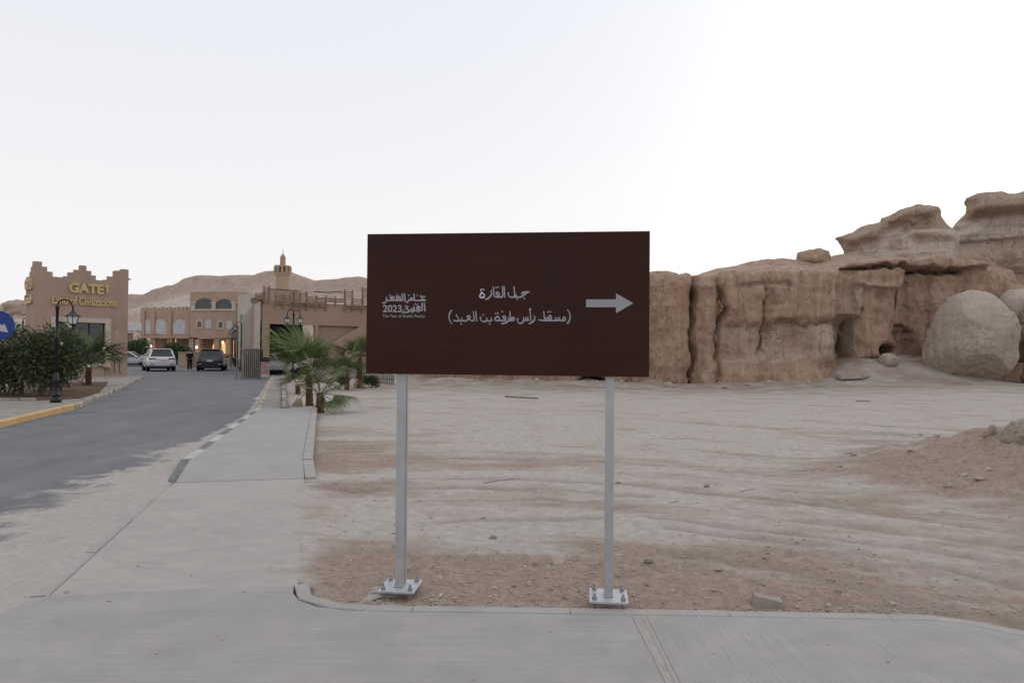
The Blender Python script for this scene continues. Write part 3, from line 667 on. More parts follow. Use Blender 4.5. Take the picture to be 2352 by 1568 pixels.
# boulders
def boulder(name, c, prof, depth, seed, mat, label, cat='boulder', group=None, disp=.1, sub=5, facets=7):
    bm = bmesh.new(); bmesh.ops.create_icosphere(bm, subdivisions=sub, radius=1.0)
    me = bpy.data.meshes.new(name); bm.to_mesh(me); bm.free(); n = len(me.vertices); V = np.zeros(n * 3, np.float32); me.vertices.foreach_get('co', V); V = V.reshape(-1, 3)
    ang = np.arctan2(V[:, 2], V[:, 0]); an = [a for a, _ in prof]; rr = [r for _, r in prof]
    an2 = [a - 2 * math.pi for a in an] + an + [a + 2 * math.pi for a in an]; rad = np.interp(ang, an2, rr * 3)
    cyl = np.hypot(V[:, 0], V[:, 2])
    V = np.stack([V[:, 0] * rad, V[:, 1] * depth * (.75 + .25 * np.clip(rad / max(rr), 0, 1)), V[:, 2] * rad], 1)
    nn = V / np.linalg.norm(V, axis=1)[:, None]; s = float(np.mean(rr))
    V = V + nn * (s * (disp * fbm(V / s, .9, 3, seed) + disp * .35 * fbm(V / s, 3.5, 4, seed + 3)))[:, None]
    rr2 = np.random.RandomState(seed)
    for _ in range(facets):        # broken, flattened faces
        d = rr2.normal(size=3); d[2] = d[2] * .7 + .15; d /= np.linalg.norm(d); pr2 = V @ d; lim = pr2.max() * rr2.uniform(.74, .9); V = V - np.outer(np.clip(pr2 - lim, 0, None) * .8, d)
    V = V + nn * (s * disp * .22 * fbm(V / s, 6, 4, seed + 9))[:, None]
    me.vertices.foreach_set('co', V.ravel().astype(np.float32)); me.polygons.foreach_set('use_smooth', np.ones(len(me.polygons), bool)); me.update()
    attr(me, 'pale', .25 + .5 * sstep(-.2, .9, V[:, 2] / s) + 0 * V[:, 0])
    o = link(name, me, mat); o.location = c; o.rotation_euler = (0, 0, -math.atan2(c.x, c.y))
    if label: tag(o, label, cat, group)
    return o
def prof_px(cx, cy, pts, D):
    """outline on an upright plane square to the sight line through the rock's middle"""
    c = at(cx, cy, D); u = Vector((c.y, -c.x)).normalized(); pln = Plane((c.x - u.x, c.y - u.y), (c.x + u.x, c.y + u.y)); out = []
    for a, b_ in pts:
        q = pln.hit(a, b_); out.append((math.atan2(q[1] - c.z, q[0] - 1), math.hypot(q[1] - c.z, q[0] - 1)))
    return c, sorted(out)
cz = lambda a, b_: (1481.5 + .3702 * a, 413.4 + .3702 * b_)
DB = 35.5
c, pr_ = prof_px(*cz(2040, 985), [cz(*k_) for k_ in ((1742, 1160), (1738, 1060), (1760, 980), (1800, 860), (1850, 770), (1920, 715), (2020, 690), (2120, 695), (2200, 735), (2270, 800), (2320, 900), (2335, 960), (2312, 1020), (2318, 1110), (2290, 1170), (2200, 1225), (2050, 1255), (1920, 1250), (1820, 1220), (1760, 1195))], DB)
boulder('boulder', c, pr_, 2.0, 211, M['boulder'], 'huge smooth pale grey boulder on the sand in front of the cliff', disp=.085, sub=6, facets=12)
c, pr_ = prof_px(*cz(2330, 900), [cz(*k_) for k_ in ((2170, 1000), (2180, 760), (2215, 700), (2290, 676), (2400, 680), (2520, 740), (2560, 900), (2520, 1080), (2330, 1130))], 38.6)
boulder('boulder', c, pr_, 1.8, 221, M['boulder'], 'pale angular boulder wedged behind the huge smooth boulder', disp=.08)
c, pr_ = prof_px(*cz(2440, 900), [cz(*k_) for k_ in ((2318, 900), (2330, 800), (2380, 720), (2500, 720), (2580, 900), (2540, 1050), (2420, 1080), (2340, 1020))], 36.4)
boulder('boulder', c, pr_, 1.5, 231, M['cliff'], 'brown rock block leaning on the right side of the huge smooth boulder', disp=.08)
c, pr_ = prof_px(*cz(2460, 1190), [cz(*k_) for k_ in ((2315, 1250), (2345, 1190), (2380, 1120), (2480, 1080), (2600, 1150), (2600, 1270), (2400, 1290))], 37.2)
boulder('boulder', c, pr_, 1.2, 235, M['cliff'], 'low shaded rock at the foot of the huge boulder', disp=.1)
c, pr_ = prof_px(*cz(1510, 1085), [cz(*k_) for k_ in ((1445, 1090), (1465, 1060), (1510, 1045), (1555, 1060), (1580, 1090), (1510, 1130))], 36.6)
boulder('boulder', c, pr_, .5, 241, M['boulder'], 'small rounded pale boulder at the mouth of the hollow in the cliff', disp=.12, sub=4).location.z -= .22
# tilted flat slab of rock on the talus
b = MB(); o_ = at(*cz(1280, 1195), 35.2)
b.add([(-.78, -.45, -.22), (.30, -.62, -.16), (.80, -.30, -.02), (.72, .35, .02), (-.2, .55, -.02), (-.72, .3, -.1), (-.74, -.42, -.02), (.28, -.58, .06), (.76, -.28, .14), (.68, .33, .18), (-.2, .5, .18), (-.68, .28, .10)],
      [(5, 4, 3, 2, 1, 0), (6, 7, 8, 9, 10, 11)] + [(i, (i + 1) % 6, (i + 1) % 6 + 6, i + 6) for i in range(6)])
sl_ = b.build('rock_slab', M['boulder'], loc=(o_.x, o_.y, ghz(o_.x, o_.y) + .12)); tag(sl_, 'flat grey rock slab lying tilted on the sandy slope below the cliff', 'rock')
# weathered rock showing in the loose heap at the right edge
def ghit(dx, dy):       # first ground point along a sight line
    d = ray(dx, dy); t = np.arange(2, 60, .05); x, y, z = d.x * t, d.y * t, EYE + d.z * t; g_ = ground_h(x, y)[0]; k = int(np.argmax(z < g_)); return Vector((x[k], y[k], g_[k]))
gq = ghit(2335, 1000); DD = gq.y
c, pr_ = prof_px(2352, 990, [(2300, 1016), (2312, 988), (2338, 968), (2380, 955), (2430, 970), (2450, 1010), (2400, 1040), (2320, 1034)], DD)
boulder('boulder', c, pr_, .30, 251, M['boulder'], 'pale weathered rock half buried in the heap of loose earth', disp=.16, sub=5)
gq = ghit(2272, 1000); c, pr_ = prof_px(2272, 994, [(2256, 1005), (2268, 986), (2286, 970), (2288, 984), (2280, 1000), (2264, 1010)], gq.y)
boulder('stone', c, pr_, .05, 257, M['boulder'], 'thin pointed grey stone beside the half buried rock', 'stone', disp=.05, sub=3)
# ------------------------------------------------------------------ flat-topped hills behind the town
def hill(name, D, pts, depth, seed, conv, step=.9):
    P = [at(*conv(a, b_), D) for a, b_ in pts]; xs = [p.x for p in P]; zs = [p.z for p in P]
    x = np.arange(xs[0], xs[-1], step); y = np.arange(D - depth, D + 25, step)
    XX, YY = np.meshgrid(x, y); top = np.interp(XX, xs, zs); p = P3(XX, YY, seed)
    t = np.clip((YY + 5 * fbm(p, .05, 3, seed).reshape(XX.shape) - (D - depth)) / depth, 0, 1)
    pr = np.interp(t, [0, .12, .3, .45, .55, .62, .75, .86, .90, .955, 1], [0, .06, .18, .30, .47, .50, .60, .70, .80, .96, 1.0])
    zz = top * pr + (1.1 * fbm(p, .09, 4, seed + 1).reshape(XX.shape)) * np.sin(np.pi * np.clip(t, 0, 1)) * 1.6 + .5 * fbm(p, .3, 3, seed + 5).reshape(XX.shape) * (1 - .8 * (t > .97))
    zz -= 3 * sstep(D + 6, D + 25, YY)
    ii = np.arange(XX.size).reshape(XX.shape)
    me = np_mesh(name, np.stack([XX, YY, zz], -1).reshape(-1, 3), np.stack([ii[:-1, :-1], ii[:-1, 1:], ii[1:, 1:], ii[1:, :-1]], -1).reshape(-1, 4), True)
    attr(me, 'pale', (.55 * win(t, .5, .88, .08) + .1).ravel()); tag(link(name, me, M['hill']), kind='structure')
c7 = lambda a, b_: (287.1 + .2393 * a, 562.7 + .2393 * b_)
hill('hill', 215, [(-1500, 720), (-1150, 560), (-600, 505), (0, 470), (200, 475), (262, 481), (340, 445), (410, 410), (560, 350), (571, 326), (620, 310), (700, 297), (760, 290), (980, 296), (1110, 287), (1240, 288), (1310, 275), (1345, 256), (1430, 246), (1520, 246), (1600, 262), (1680, 295), (1770, 322), (1788, 347), (1900, 332), (2060, 321), (2150, 312), (2240, 300), (2330, 316), (2600, 340), (3200, 430), (4200, 600)], 75, 301, c7)
hill('hill', 120, [(-800, 800), (-300, 770), (-40, 745), (0, 742), (62, 741), (68, 722), (110, 716), (160, 730), (230, 760), (330, 800)], 22, 321, lambda a, b_: (a * .8, 690 + (b_ - 716) * .8), .45)
h5 = [(5, 742), (18, 712), (8, 702), (6, 694), (22, 690), (44, 690), (50, 700), (52, 742)]
tag(rock_from_outline('rock_outcrop', 119, [(4, 730), (14, 712), (4, 703), (3, 696), (18, 690), (42, 689), (50, 698), (52, 704), (58, 697), (80, 690), (110, 684), (130, 690), (140, 735)], 3.5, 2.2, .25, M['hill'], disp=.2, seed=341, conv=lambda a, b_: (a, b_)), kind='structure')
# ------------------------------------------------------------------ the brown sign
M['panel'] = plain('brown_sign_film', (.036, .0124, .0097), .40, .10, 1.5, .0, 40, .13)
M['panel_edge'] = plain('panel_edge', (.10, .075, .068), .5)
M['print'] = plain('grey_reflective_print', (.30, .30, .315), .5, .04, 3)
M['print_light'] = plain('light_reflective_print', (.50, .52, .57), .45, .04, 3)
M['galv'] = plain('galvanised_steel', (.40, .405, .415), .45, .10, 6, .08, 60, .5, .35)
M['galv_plate'] = plain('bright_galvanised_plate', (.44, .45, .47), .45, .14, 9, .1, 60, .5, .35)
M['bolt'] = plain('bolt_steel', (.30, .31, .33), .4, .15, 30, 0, 40, .5, .6)
pl0 = Vector((-1.0375, 4.90)); pl1 = Vector((.943, 4.68))
SP = Plane(pl0, pl1)
sign = empty('direction_sign', ((pl0.x + pl1.x) / 2, (pl0.y + pl1.y) / 2, -.03), SP.rz, 'large dark brown panel sign with white Arabic lettering and arrow on two steel posts', 'sign')
def suv(dx, dy):          # pixel -> sign local (x along, z up from the empty)
    u, z = SP.hit(dx, dy); return u - SP.L / 2, z + .03
def corner(dx, dy): return suv(dx, dy)
cl, cr_, ct, cb_ = suv(842, 700)[0], suv(1492, 700)[0], (suv(844, 538)[1] + suv(1492, 530)[1]) / 2, (suv(840, 859)[1] + suv(1492, 864.5)[1]) / 2
b = MB(); b.box(cl, cr_, .0, .035, cb_, ct, .003); b.build('panel', M['panel_edge'], sign)
bands = [ct, suv(1176, 601)[1], suv(1176, 727)[1], suv(1176, 796)[1], cb_]
for z1, z0 in zip(bands[:-1], bands[1:]):
    b = MB(); b.box(cl + .0015, cr_ - .0015, -.0022, -.0002, z0 + .0010, z1 - .0010); b.build('film_sheet', M['panel'], sign)
# lettering: pen strokes rasterised to clean outlines, laid on the film
def stroke_mesh(strokes, a, b_, ang, conv, dots=(), dr=8, polys=(), yoff=-.0034):
    pts = []; 
    for st in strokes:
        st = [np.array(q, float) for q in st]
        # catmull-rom smoothing
        P = [st[0]] + st + [st[-1]]
        for i in range(1, len(P) - 2):
            for t in np.linspace(0, 1, 14):
                p0, p1, p2, p3 = P[i - 1], P[i], P[i + 1], P[i + 2]
                pts.append(.5 * (2 * p1 + (p2 - p0) * t + (2 * p0 - 5 * p1 + 4 * p2 - p3) * t * t + (3 * p1 - p0 - 3 * p2 + p3) * t ** 3))
    pts = np.array(pts); x0, y0 = pts.min(0) - 20; x1, y1 = pts.max(0) + 20
    for q in dots: x0, y0, x1, y1 = min(x0, q[0] - 20), min(y0, q[1] - 20), max(x1, q[0] + 20), max(y1, q[1] + 20)
    st = 2.0; gx_ = np.arange(x0, x1, st); gy_ = np.arange(y0, y1, st); XX, YY = np.meshgrid(gx_, gy_)
    F = np.full(XX.shape, 9.0); ca, sa = math.cos(ang), math.sin(ang)
    for p in pts:
        i0, i1 = np.searchsorted(gx_, (p[0] - 2.2 * a, p[0] + 2.2 * a)); j0, j1 = np.searchsorted(gy_, (p[1] - 2.2 * a, p[1] + 2.2 * a))
        dx, dy = XX[j0:j1, i0:i1] - p[0], YY[j0:j1, i0:i1] - p[1]
        F[j0:j1, i0:i1] = np.minimum(F[j0:j1, i0:i1], np.sqrt(((dx * ca + dy * sa) / a) ** 2 + ((-dx * sa + dy * ca) / b_) ** 2) - 1)
    for q in dots:
        dx, dy = XX - q[0], YY - q[1]; F = np.minimum(F, (np.abs(dx + dy * .25) + np.abs(dy - dx * .25)) / (dr * 1.35) - 1)
    S = F < 0; vs_ = []; fs_ = []; cache = {}
    def vid(key, p):
        if key not in cache: cache[key] = len(vs_); vs_.append(p)
        return cache[key]
    ny, nx = F.shape
    act = S[:-1, :-1] | S[1:, :-1] | S[:-1, 1:] | S[1:, 1:]
    for j, i in np.argwhere(act):
        cs = [(j, i), (j, i + 1), (j + 1, i + 1), (j + 1, i)]; poly = []
        for k in range(4):
            A, B = cs[k], cs[(k + 1) % 4]
            if S[A]: poly.append(vid(A, (gx_[A[1]], gy_[A[0]])))
            if S[A] != S[B]:
                lo, hi = min(A, B), max(A, B); t = F[lo] / (F[lo] - F[hi])
                poly.append(vid((lo, hi), (gx_[lo[1]] + t * (gx_[hi[1]] - gx_[lo[1]]), gy_[lo[0]] + t * (gy_[hi[0]] - gy_[lo[0]]))))
        if len(poly) >= 3: fs_.append(tuple(poly))
    out = []
    for p in vs_:
        u, z = suv(*conv(*p)); out.append((u, yoff, z))
    me = bpy.data.meshes.new('lettering'); me.from_pydata(out, [], fs_); me.update()
    return me
c5 = lambda a, b_: ((1740 + a / 2.735) / 1.7415, (1080 + b_ / 2.735) / 1.7415)
c4 = lambda a, b_: ((1460 + a / 4.055) / 1.7415, (1100 + b_ / 4.055) / 1.7415)
L1 = [[(948, 262), (962, 247), (990, 240), (1028, 239)], [(1028, 239), (1000, 250), (968, 277), (938, 295), (915, 297)], [(918, 297), (896, 297), (889, 285), (887, 268)], [(889, 290), (880, 296), (868, 292)],
      [(866, 184), (869, 230), (873, 278), (860, 294), (835, 297), (812, 287), (803, 270), (803, 250)],
      [(757, 182), (760, 240), (762, 294)], [(738, 184), (741, 230), (742, 272), (733, 293), (715, 296), (695, 294)], [(697, 293), (703, 262), (690, 243), (673, 250), (672, 270), (690, 276), (699, 270)],
      [(700, 295), (675, 296), (655, 292)], [(639, 186), (643, 240), (646, 280), (658, 293)], [(617, 226), (619, 258), (604, 288), (580, 310), (556, 322)]]
D1 = [(978, 312), (900, 319), (668, 192), (691, 188)]
L1b = [[(506, 238), (528, 256), (541, 278), (533, 297), (508, 302), (491, 293), (497, 270), (515, 248)]]
L2 = [[(1452, 436), (1472, 470), (1479, 510), (1470, 550), (1449, 582)], [(182, 440), (162, 475), (155, 512), (162, 552), (183, 584)],
      [(1398, 551), (1402, 525), (1416, 515), (1429, 530), (1420, 550), (1398, 553)], [(1400, 553), (1372, 552), (1366, 540), (1364, 520)], [(1364, 545), (1355, 552), (1345, 548), (1342, 523)], [(1342, 545), (1333, 552), (1322, 548), (1318, 522)], [(1318, 545), (1305, 553), (1280, 552), (1262, 550)],
      [(1262, 548), (1275, 520), (1266, 498), (1250, 503), (1248, 522), (1264, 530)], [(1280, 552), (1230, 553), (1200, 552), (1165, 550), (1136, 544)], [(1191, 456), (1196, 510), (1202, 548), (1216, 528), (1236, 520), (1244, 535), (1232, 550)],
      [(1086, 502), (1092, 530), (1078, 558), (1055, 575), (1030, 587)], [(1041, 452), (1046, 500), (1051, 552)], [(1047, 424), (1036, 428), (1042, 436), (1034, 440)],
      [(1028, 548), (1020, 540), (1017, 518)], [(1017, 542), (1008, 551), (998, 546), (994, 520)], [(994, 545), (984, 552), (974, 546), (969, 522)], [(969, 545), (960, 570), (938, 582), (912, 575), (903, 552), (907, 530)],
      [(820, 456), (825, 510), (830, 547), (846, 525), (864, 518), (869, 534), (855, 550), (830, 553), (808, 550)], [(806, 518), (808, 545), (790, 567), (760, 580), (730, 586)],
      [(770, 548), (775, 520), (764, 502), (748, 508), (748, 526), (766, 530)], [(772, 549), (740, 553), (705, 551)], [(692, 504), (706, 528), (700, 548), (672, 552), (655, 542), (664, 520), (690, 506)],
      [(617, 524), (619, 546), (606, 556), (582, 557), (570, 548), (567, 524)], [(567, 540), (560, 558), (535, 564), (510, 556), (498, 538), (501, 514)],
      [(449, 454), (452, 510), (456, 556)], [(421, 456), (426, 510), (428, 540), (416, 555), (398, 552), (375, 538), (352, 512)], [(352, 512), (368, 500), (386, 506), (378, 526), (352, 548), (325, 557)], [(330, 557), (306, 555), (298, 545), (295, 526)], [(296, 548), (282, 557), (262, 553)],
      [(234, 490), (248, 518), (263, 545), (245, 557), (206, 552)]]
D2 = [(1238, 458), (1263, 454), (737, 454), (664, 474), (690, 471), (599, 589), (529, 491), (288, 589)]
link('lettering', stroke_mesh(L1, 9.5, 5.2, R(55), c5, D1, 8.5), M['print'], sign)
link('lettering', stroke_mesh(L1b, 9.5, 5.8, R(55), c5, [(505, 215), (530, 213)], 8.5), M['print_light'], sign)
link('lettering', stroke_mesh(L2, 9.0, 5.0, R(55), c5, D2, 8.5), M['print'], sign)
K1 = [[(972, 352), (936, 352), (918, 372), (936, 392), (978, 408)], [(980, 411), (900, 412), (802, 412)], [(795, 312), (800, 360), (801, 410)], [(766, 408), (774, 386), (756, 372), (732, 396), (750, 408), (766, 408)], [(740, 404), (706, 415), (688, 448)],
      [(641, 308), (648, 370), (654, 430)], [(604, 310), (610, 360), (612, 411)], [(612, 411), (500, 412), (352, 412)], [(576, 362), (574, 408)], [(546, 358), (544, 408)], [(516, 362), (512, 408)],
      [(472, 354), (432, 354), (414, 372), (440, 392), (470, 376), (472, 354)], [(440, 380), (430, 406)], [(350, 366), (350, 412), (342, 436), (318, 450), (292, 452)]]
K2 = [[(962, 456), (968, 520), (972, 580)], [(924, 458), (928, 520), (930, 570)], [(930, 570), (850, 571), (772, 570)], [(892, 512), (856, 512), (840, 530), (866, 548), (890, 534), (892, 512)], [(864, 540), (860, 566)], [(796, 516), (796, 570), (786, 594), (764, 602)], [(762, 536), (760, 566), (738, 572), (735, 590)],
      [(700, 512), (674, 526), (690, 552), (716, 578), (692, 602), (650, 604), (606, 603)]]
Kt = [[(915, 320), (886, 352)], [(856, 320), (847, 344)], [(703, 320), (720, 326), (706, 346)], [(530, 312), (505, 340)], [(395, 320), (415, 324), (402, 344)], [(826, 460), (798, 490)], [(866, 460), (838, 490)], [(672, 488), (648, 508)], [(842, 598), (888, 598)]]
link('lettering', stroke_mesh(K1, 12.5, 10.5, R(50), c4, [(540, 338), (524, 350), (556, 350)], 9), M['print'], sign)
link('lettering', stroke_mesh(K2, 12.5, 10.5, R(50), c4, [(648, 555), (622, 572)], 9), M['print'], sign)
for k_ in Kt: link('vowel_mark', stroke_mesh([k_], 6, 4.5, R(50), c4), M['print'], sign)
def text_mesh(body, size, extrude=0., off=0., sx=1.):
    c = bpy.data.curves.new('text', 'FONT'); c.body = body; c.size = size; c.extrude = extrude; c.offset = off; c.resolution_u = 4
    o = bpy.data.objects.new('text', c); COL.objects.link(o); dg = bpy.context.evaluated_depsgraph_get(); dg.update()
    me = bpy.data.meshes.new_from_object(o.evaluated_get(dg)); bpy.data.objects.remove(o); bpy.data.curves.remove(c)
    me.materials.clear()
    for v in me.vertices: v.co = (v.co.x * sx, v.co.z, v.co.y)      # stand it up: x along, z up, facing -y
    if extrude == 0: me.flip_normals()
    return me
def fit_text(body, x0, x1, z0, z1, y, mat, parent, off=0., name='lettering', extrude=0., base=None):
    me = text_mesh(body, 1., extrude, off); xs = [v.co.x for v in me.vertices]; zs = [v.co.z for v in me.vertices]
    sx = (x1 - x0) / (max(xs) - min(xs)); zz0 = min(zs) if base is None else base; zmx = max(zs)
    sz = (z1 - z0) / (zmx - zz0)
    for v in me.vertices: v.co = (x0 + (v.co.x - min(xs)) * sx, y + v.co.y, z0 + (v.co.z - zz0) * sz)
    return link(name, me, mat, parent)
a0 = suv(*c4(290, 604)); a1 = suv(*c4(598, 484))
fit_text('2023', a0[0], a1[0], a0[1], a1[1], -.0034, M['print'], sign, .022)
a0 = suv(*c4(287, 685)); a1 = suv(*c4(974, 638))
fit_text('The Year of Arabic Poetry', a0[0], a1[0], a0[1], a1[1], -.0034, M['print'], sign, .008, base=0.)
b = MB(); pts = [suv(*c5(a, q)) for a, q in ((1652, 322), (1652, 406), (1980, 406), (1980, 472), (2170, 362), (1980, 255), (1980, 320))]
b.add([(x, -.0034, z) for x, z in pts], [tuple(range(7))]); b.build('arrow', M['print'], sign)
# posts, plates, anchor bolts
for dxc, wd in ((917.5, .060), (1401.5, .058)):
    u = suv(dxc, 866)[0]; ub = suv(dxc, 866)[0]
    b = MB(); b.box(u - wd / 2, u + wd / 2, .038, .118, .077, ct - .06, .004); post = b.build('post', M['galv'], sign)
    if dxc < 1000:
        b = MB(); b.box(u + wd / 2 + .001, u + wd / 2 + .005, .085, .119, .077, ct - .08); b.build('stiffener', M['galv'], post)
    b = MB(); b.box(u - .132, u + .132, -.055, .21, .060, .075, .002); plate = b.build('base_plate', M['galv_plate'], sign)
    b = MB(); b.box(u - wd / 2 - .006, u + wd / 2 + .006, .032, .124, .0755, .0835, .003); b.build('weld', M['galv'], post)
    for sx in (-1, 1):
        for sy in (-.018, .172):
            bx_, by_ = u + sx * .098, sy
            b = MB(); b.lathe([(.017, .0752), (.017, .0955), (.0155, .098), (.0085, .099), (.0085, .118), (.006, .120)], 6, (bx_, by_, 0)); b.lathe([(.008, -.06), (.008, .0598)], 8, (bx_, by_, 0)); b.build('anchor_bolt', M['bolt'], plate)
    f = empty  # footing just showing in the sand
    p = sign.matrix_basis @ Vector((u, .07, 0)); M4 = Matrix.Rotation(SP.rz, 4, 'Z')
    b = MB(); b.box(-.21, .21, -.19, .2, -.3, -.012, .02); ft = b.build('footing', M['slab_b'], loc=(p.x - (0.05 if dxc < 1000 else 0), p.y, -.018 if dxc < 1000 else -.05), rot=(0, 0, SP.rz))
    tag(ft, 'concrete footing flush with the sand under the %s post of the brown sign' % ('logo-side' if dxc < 1000 else 'arrow-side'), 'footing')
# ------------------------------------------------------------------ buildings
def mk_plaster(name, col, streak=.3, rough=.9):
    t = NT(name); p = t.pos()
    c = t.mix(t.ramp(t.noise(p, .6, 6, .6), .3, .7), tuple(q * .9 for q in col), tuple(q * 1.08 for q in col))
    c = t.mix(t.ramp(t.noise(t.pos(1.6, 1.6, .12), 1.5, 5, .65), .52, .74, 0, streak), c, tuple(q * .72 for q in col))
    c = t.mix(t.ramp(t.noise(p, 7, 5, .7), .55, .75, 0, .25), c, tuple(min(1, q * 1.2) for q in col))
    return t.out(c, rough, t.bump(t.noise(p, 25, 5, .7), .25, .02), .15)
M['plaster'] = mk_plaster('brown_plaster', (.37, .268, .208))
M['plaster_r'] = mk_plaster('dull_brown_plaster', (.345, .245, .188))
M['plaster_c'] = mk_plaster('warm_brown_plaster', (.41, .288, .215), .35)
M['plaster_p'] = mk_plaster('pale_plaster', (.48, .42, .37), .5)
M['cream'] = mk_plaster('cream_stone', (.50, .43, .37), .2)
M['gold'] = plain('gold_letters', (.52, .37, .17), .45, .18, 5, .0, 40, .5, .35)
M['glass'] = plain('dark_glass', (.030, .034, .034), .06, .2, .8, 0, 40, .6)
M['curtain'] = plain('curtained_glass', (.40, .43, .44), .3, .18, 1.2, 0, 40, .5)
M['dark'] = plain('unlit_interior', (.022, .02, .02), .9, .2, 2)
M['lit'] = emis('lit_interior', (1.0, .60, .22), .85)
M['lamp_lit'] = emis('lit_lamp', (1.0, .68, .36), 3.0)
M['white_tent'] = plain('white_canvas', (.62, .60, .60), .8, .08, 2)
M['wood_slat'] = plain('weathered_slats', (.235, .165, .115), .85, .3, 3, .3, 30)
M['box_white'] = plain('white_box', (.55, .53, .50), .6, .1, 4)
M['black'] = plain('black_metal', (.010, .011, .014), .42, .2, 5, .1, 60, .4)
def letters(body, x0, x1, z0, z1, y, ext, mat, parent, off=.03, shear=0.):
    full = text_mesh(body, 1., 0, off); fx = [v.co.x for v in full.vertices]; zz = [v.co.z for v in full.vertices]
    bx0, bx1 = min(fx), max(fx); bz1 = max(zz); sx = (x1 - x0) / (bx1 - bx0); sz = (z1 - z0) / bz1
    out = []
    for k, ch in enumerate(body):
        if ch == ' ': continue
        me = text_mesh(ch, 1., 1.0, off)
        if ch == '1':
            b = MB(); xm = max(v.co.x for v in me.vertices); hz_ = max(v.co.z for v in me.vertices); b.prism([(xm - .14, 0), (xm, 0), (xm, hz_), (xm - .11, hz_), (xm - .27, hz_ - .15), (xm - .27, hz_ - .27), (xm - .14, hz_ - .19)], -1, 1); me = b.mesh('letter')
        pre = text_mesh(body[:k + 1], 1., 0, off)
        d = max(v.co.x for v in pre.vertices) - max(v.co.x for v in me.vertices)
        for v in me.vertices: v.co = (x0 + (v.co.x + d - bx0) * sx, y + v.co.y * ext, z0 + v.co.z * sz)
        out.append(link('letter', me, mat, parent))
    return out
def local(parent_loc, plane):     # plane coordinates -> coordinates of an unrotated empty
    return Matrix.Translation(Vector((plane.p0.x - parent_loc[0], plane.p0.y - parent_loc[1], -parent_loc[2]))) @ Matrix.Rotation(plane.rz, 4, 'Z')
def arch(x0, x1, z0, z1, n=10, pointed=False):
    c, r = (x0 + x1) / 2, (x1 - x0) / 2; zs = z1 - r
    return [(x0, z0)] + [(c - r * math.cos(math.pi * k / n), zs + r * math.sin(math.pi * k / n)) for k in range(n + 1)] + [(x1, z0)]
# ---- gatehouse
c1 = lambda a, b_: (a / 2.45 / 1.7415, (1000 + b_ / 2.45) / 1.7415)
gA, gB = at(78.5, 700, 37.2), at(294.3, 700, 40.7)
PG = Plane(gA, gB); GW = PG.L
gate = empty('gatehouse', (gA.x, gA.y, 0.06), PG.rz, 'brown plaster gatehouse with stepped battlements and gold GATE1 lettering', 'gatehouse')
gh = lambda a, b_: (lambda q: (q[0], q[1] - .06))(PG.hit(*c1(a, b_)))
sky_px = [(335, 112), (413, 110), (413, 160), (463, 165), (463, 210), (517, 213), (517, 260), (630, 268), (630, 256), (675, 258), (675, 218), (733, 220), (733, 193), (787, 195), (787, 150), (848, 152), (848, 203), (895, 205), (895, 248), (940, 250), (940, 295), (1018, 296), (1018, 291), (1062, 292), (1062, 257), (1128, 262), (1128, 218), (1198, 222), (1198, 187), (1262, 190)]
top = [gh(*q) for q in sky_px]; top[0] = (0., top[0][1]); top[-1] = (GW, top[-1][1])
# straighten the steps
for i in range(0, len(top) - 1, 2):
    m_ = (top[i][1] + top[i + 1][1]) / 2; top[i] = (top[i][0], m_); top[i + 1] = (top[i + 1][0], m_)
for i in range(1, len(top) - 1, 2):
    m_ = (top[i][0] + top[i + 1][0]) / 2; top[i] = (m_, top[i][1]); top[i + 1] = (m_, top[i + 1][1])
wx0, wzt = gh(570, 702); wx1 = gh(1030, 715)[0]; wzb = .75; DP = 1.75; TH = .32
b = MB(); b.prism([(0, wzt)] + top + [(GW, wzt)], 0, TH); b.box(0, wx0, 0, TH, -.3, wzt); b.box(wx1, GW, 0, TH, -.3, wzt); b.box(wx0, wx1, 0, TH, -.3, wzb)
b.build('front_wall', M['plaster'], gate)
tz = [q[1] for q in top]; z_hi, z_2, z_3, z_lo = tz[0], tz[2], tz[4], tz[6]
b = MB()
for y0, y1, z in ((TH, .55, z_hi), (.55, .85, z_2), (.85, 1.1, z_3), (1.1, DP, z_lo)): b.box(0, TH, y0, y1, -.3, z)
b.build('side_wall', M['plaster'], gate)
b = MB()
for y0, y1, z in ((TH, .6, tz[-1]), (.6, DP - .6, z_lo), (DP - .6, DP, tz[-1])): b.box(GW - TH, GW, y0, y1, -.3, z)
b.build('side_wall', M['plaster'], gate)
b = MB(); b.box(TH, GW - TH, DP - TH, DP, -.3, z_lo); b.build('back_wall', M['plaster'], gate)
b = MB(); b.box(TH, GW - TH, TH, DP - TH, z_lo - .9, z_lo - .7); b.build('roof', M['plaster_p'], gate)
fx0, fzt = gh(500, 652); fx1 = gh(1088, 672)[0]
win_ = empty('window'); win_.parent = gate
b = MB(); b.box(fx0, fx1, -.05, .12, wzt + .003, fzt); b.box(fx0, wx0 - .003, -.05, .12, wzb - .2, wzt); b.box(wx1 + .003, fx1, -.05, .12, wzb - .2, wzt); b.box(wx0, wx1, -.05, .12, wzb - .2, wzb - .003); b.build('frame', M['cream'], win_)
for k in range(3):
    xa = wx0 + (wx1 - wx0) * k / 3; xb_ = wx0 + (wx1 - wx0) * (k + 1) / 3
    b = MB(); b.box(xa + .03, xb_ - .03, .16, .175, wzb + .03, wzt - .03); b.build('pane', M['glass'], win_)
for k in range(4):
    xa = wx0 + (wx1 - wx0) * k / 3; b = MB(); b.box(xa - .03 if k else xa, xa + (.03 if k < 3 else 0), .13, .2, wzb, wzt); b.build('mullion', M['dark'], win_)
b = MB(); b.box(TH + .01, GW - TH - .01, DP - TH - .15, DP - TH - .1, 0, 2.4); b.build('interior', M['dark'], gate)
z0, z1 = gh(865, 420)[1], gh(865, 330)[1]
